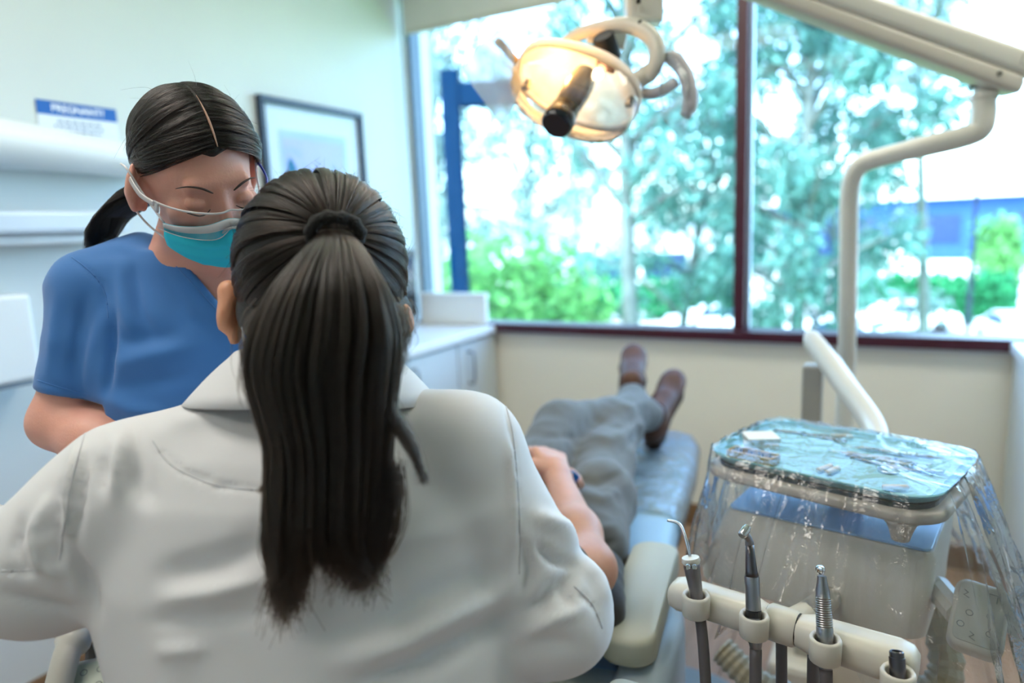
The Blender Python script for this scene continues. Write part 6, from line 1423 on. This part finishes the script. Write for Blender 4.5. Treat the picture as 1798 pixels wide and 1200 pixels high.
el = .02 + .42 * (1 - f) + rng.normal(0, .05, (N, 1))
pb_ = np.concatenate([sd * 1.25, .42 - .55 * (1 - f) * .55 + rng.normal(0, .08, (N, 1)), .55 * (1 - f) - .45 * f + rng.normal(0, .05, (N, 1))], 1)
pc_ = np.concatenate([sd * .35 + rng.normal(0, .1, (N, 1)) - .2, -.45 + rng.normal(0, .10, (N, 1)), -.85 + np.zeros((N, 1))], 1)
D = (1 - t) ** 2 * pa_[:, None] + 2 * t * (1 - t) * pb_[:, None] + t ** 2 * pc_[:, None]; D /= np.linalg.norm(D, axis=2)[..., None]
NC = 90; cf_ = rng.random(NC); ci = np.abs(f - cf_[None]).argmin(1); clA = rng.normal(0, .021, (2, NC))[(sd[:, 0] > 0).astype(int), ci][:, None]
lift = 1 + rng.normal(0, .007, (N, 1, 1)) + clA[:, None] * np.sin(t * np.pi * .9 + .15) + .4 * ((.022 * np.sin(f * 41 + sd) + .018 * np.sin(f * 97 + 2 * sd) + .010 * np.sin(f * 190))[:, None]) * np.sin(t * np.pi * .9 + .15) - .03 * (1 - t) ** 8
loc = D * HR3 * lift + hc0
hair_obj('scalp_strands', toA(loc), .00042, M_hairb, hairA, tip=.8)['kind'] = 'stuff'
bm = bmesh.new(); pr = [HAn @ np.zeros(3)]; prt = []
for k in range(18):
    a_ = rad(61) - rad(46) * k / 17; prt.append(V(toA((np.array([.0, math.cos(a_), math.sin(a_)]) * HR3 * .985 + hc0)[None])[0]))
tube(bm, prt, [.0003 + .0012 * math.sin(math.pi * min(1, (k + 2) / 17)) for k in range(18)], 6); wput('hair_parting', bm, mat('scalp', (190, 150, 128), .6))
# ponytail behind the shoulder
PA = [(278, 330, 1.0, 40, .028), (250, 342, 1.01, 58, .038), (222, 358, 1.02, 66, .042), (200, 380, 1.02, 60, .040), (188, 404, 1.02, 46, .030), (182, 432, 1.02, 26, .016)]
cA = np.array([[p.x, p.y, p.z] for p in (pt(x, y, d) for x, y, d, w, b in PA)]); wA_ = np.array([w / FPX * d for x, y, d, w, b in PA]); bA_ = np.array([b for *_, b in PA]); uA = np.linspace(0, 1, len(PA))
nA = np3((CR * .55 + CU * .55).normalized())
def ponyA(a, b, tl):
    c = np.stack([np.interp(tl, uA, cA[:, i]) for i in range(3)], -1); return c + (a * np.interp(tl, uA, wA_))[..., None] * nA - (b * np.interp(tl, uA, bA_))[..., None] * _f
bm = bmesh.new(); loft(bm, [[V(ponyA(np.array(math.cos(q) * .85), np.array(math.sin(q) * .85), np.array(tl))) for q in (2 * math.pi * i / 20 for i in range(20))] for tl in np.linspace(0, .98, 16)]); pA = wput('ponytail', bm, M_core)
N = 3500; K = 18; q = rng.random(N) ** .35; an = rng.random(N) * 6.283; a = q * np.cos(an); b = q * np.sin(an); t = np.linspace(0, 1, K); TL = np.minimum(t[None] * (.85 + .3 * rng.random((N, 1))), 1.0)
A_ = a[:, None] + .12 * np.sin(a * 11)[:, None] * np.sin(t * 5)[None] + rng.normal(0, .04, (N, 1)) * t[None]
hair_obj('ponytail_strands', ponyA(A_, b[:, None] * np.ones(K), TL), .00032, M_hairb, pA, tip=.4)['kind'] = 'stuff'
NF = 24; sdir = rng.normal(size=(NF, 3)); sdir[:, 1] = np.abs(sdir[:, 1]) * .9; sdir /= np.linalg.norm(sdir, axis=1)[:, None]; p0 = sdir * HR3 + hc0; tang = np.cross(sdir, rng.normal(size=(NF, 3))); tang /= np.linalg.norm(tang, axis=1)[:, None]; tt = np.linspace(0, 1, 7)[None, :, None]
keep = sdir[:, 2] < .5
hair_obj('flyaway_hairs', toA((p0[:, None] + (sdir[:, None] * .5 * tt + tang[:, None] * tt ** 2.2 * 1.4) * (.012 + .025 * rng.random(NF))[:, None, None])[keep]), .00016, M_hairb, hairA)['kind'] = 'stuff'
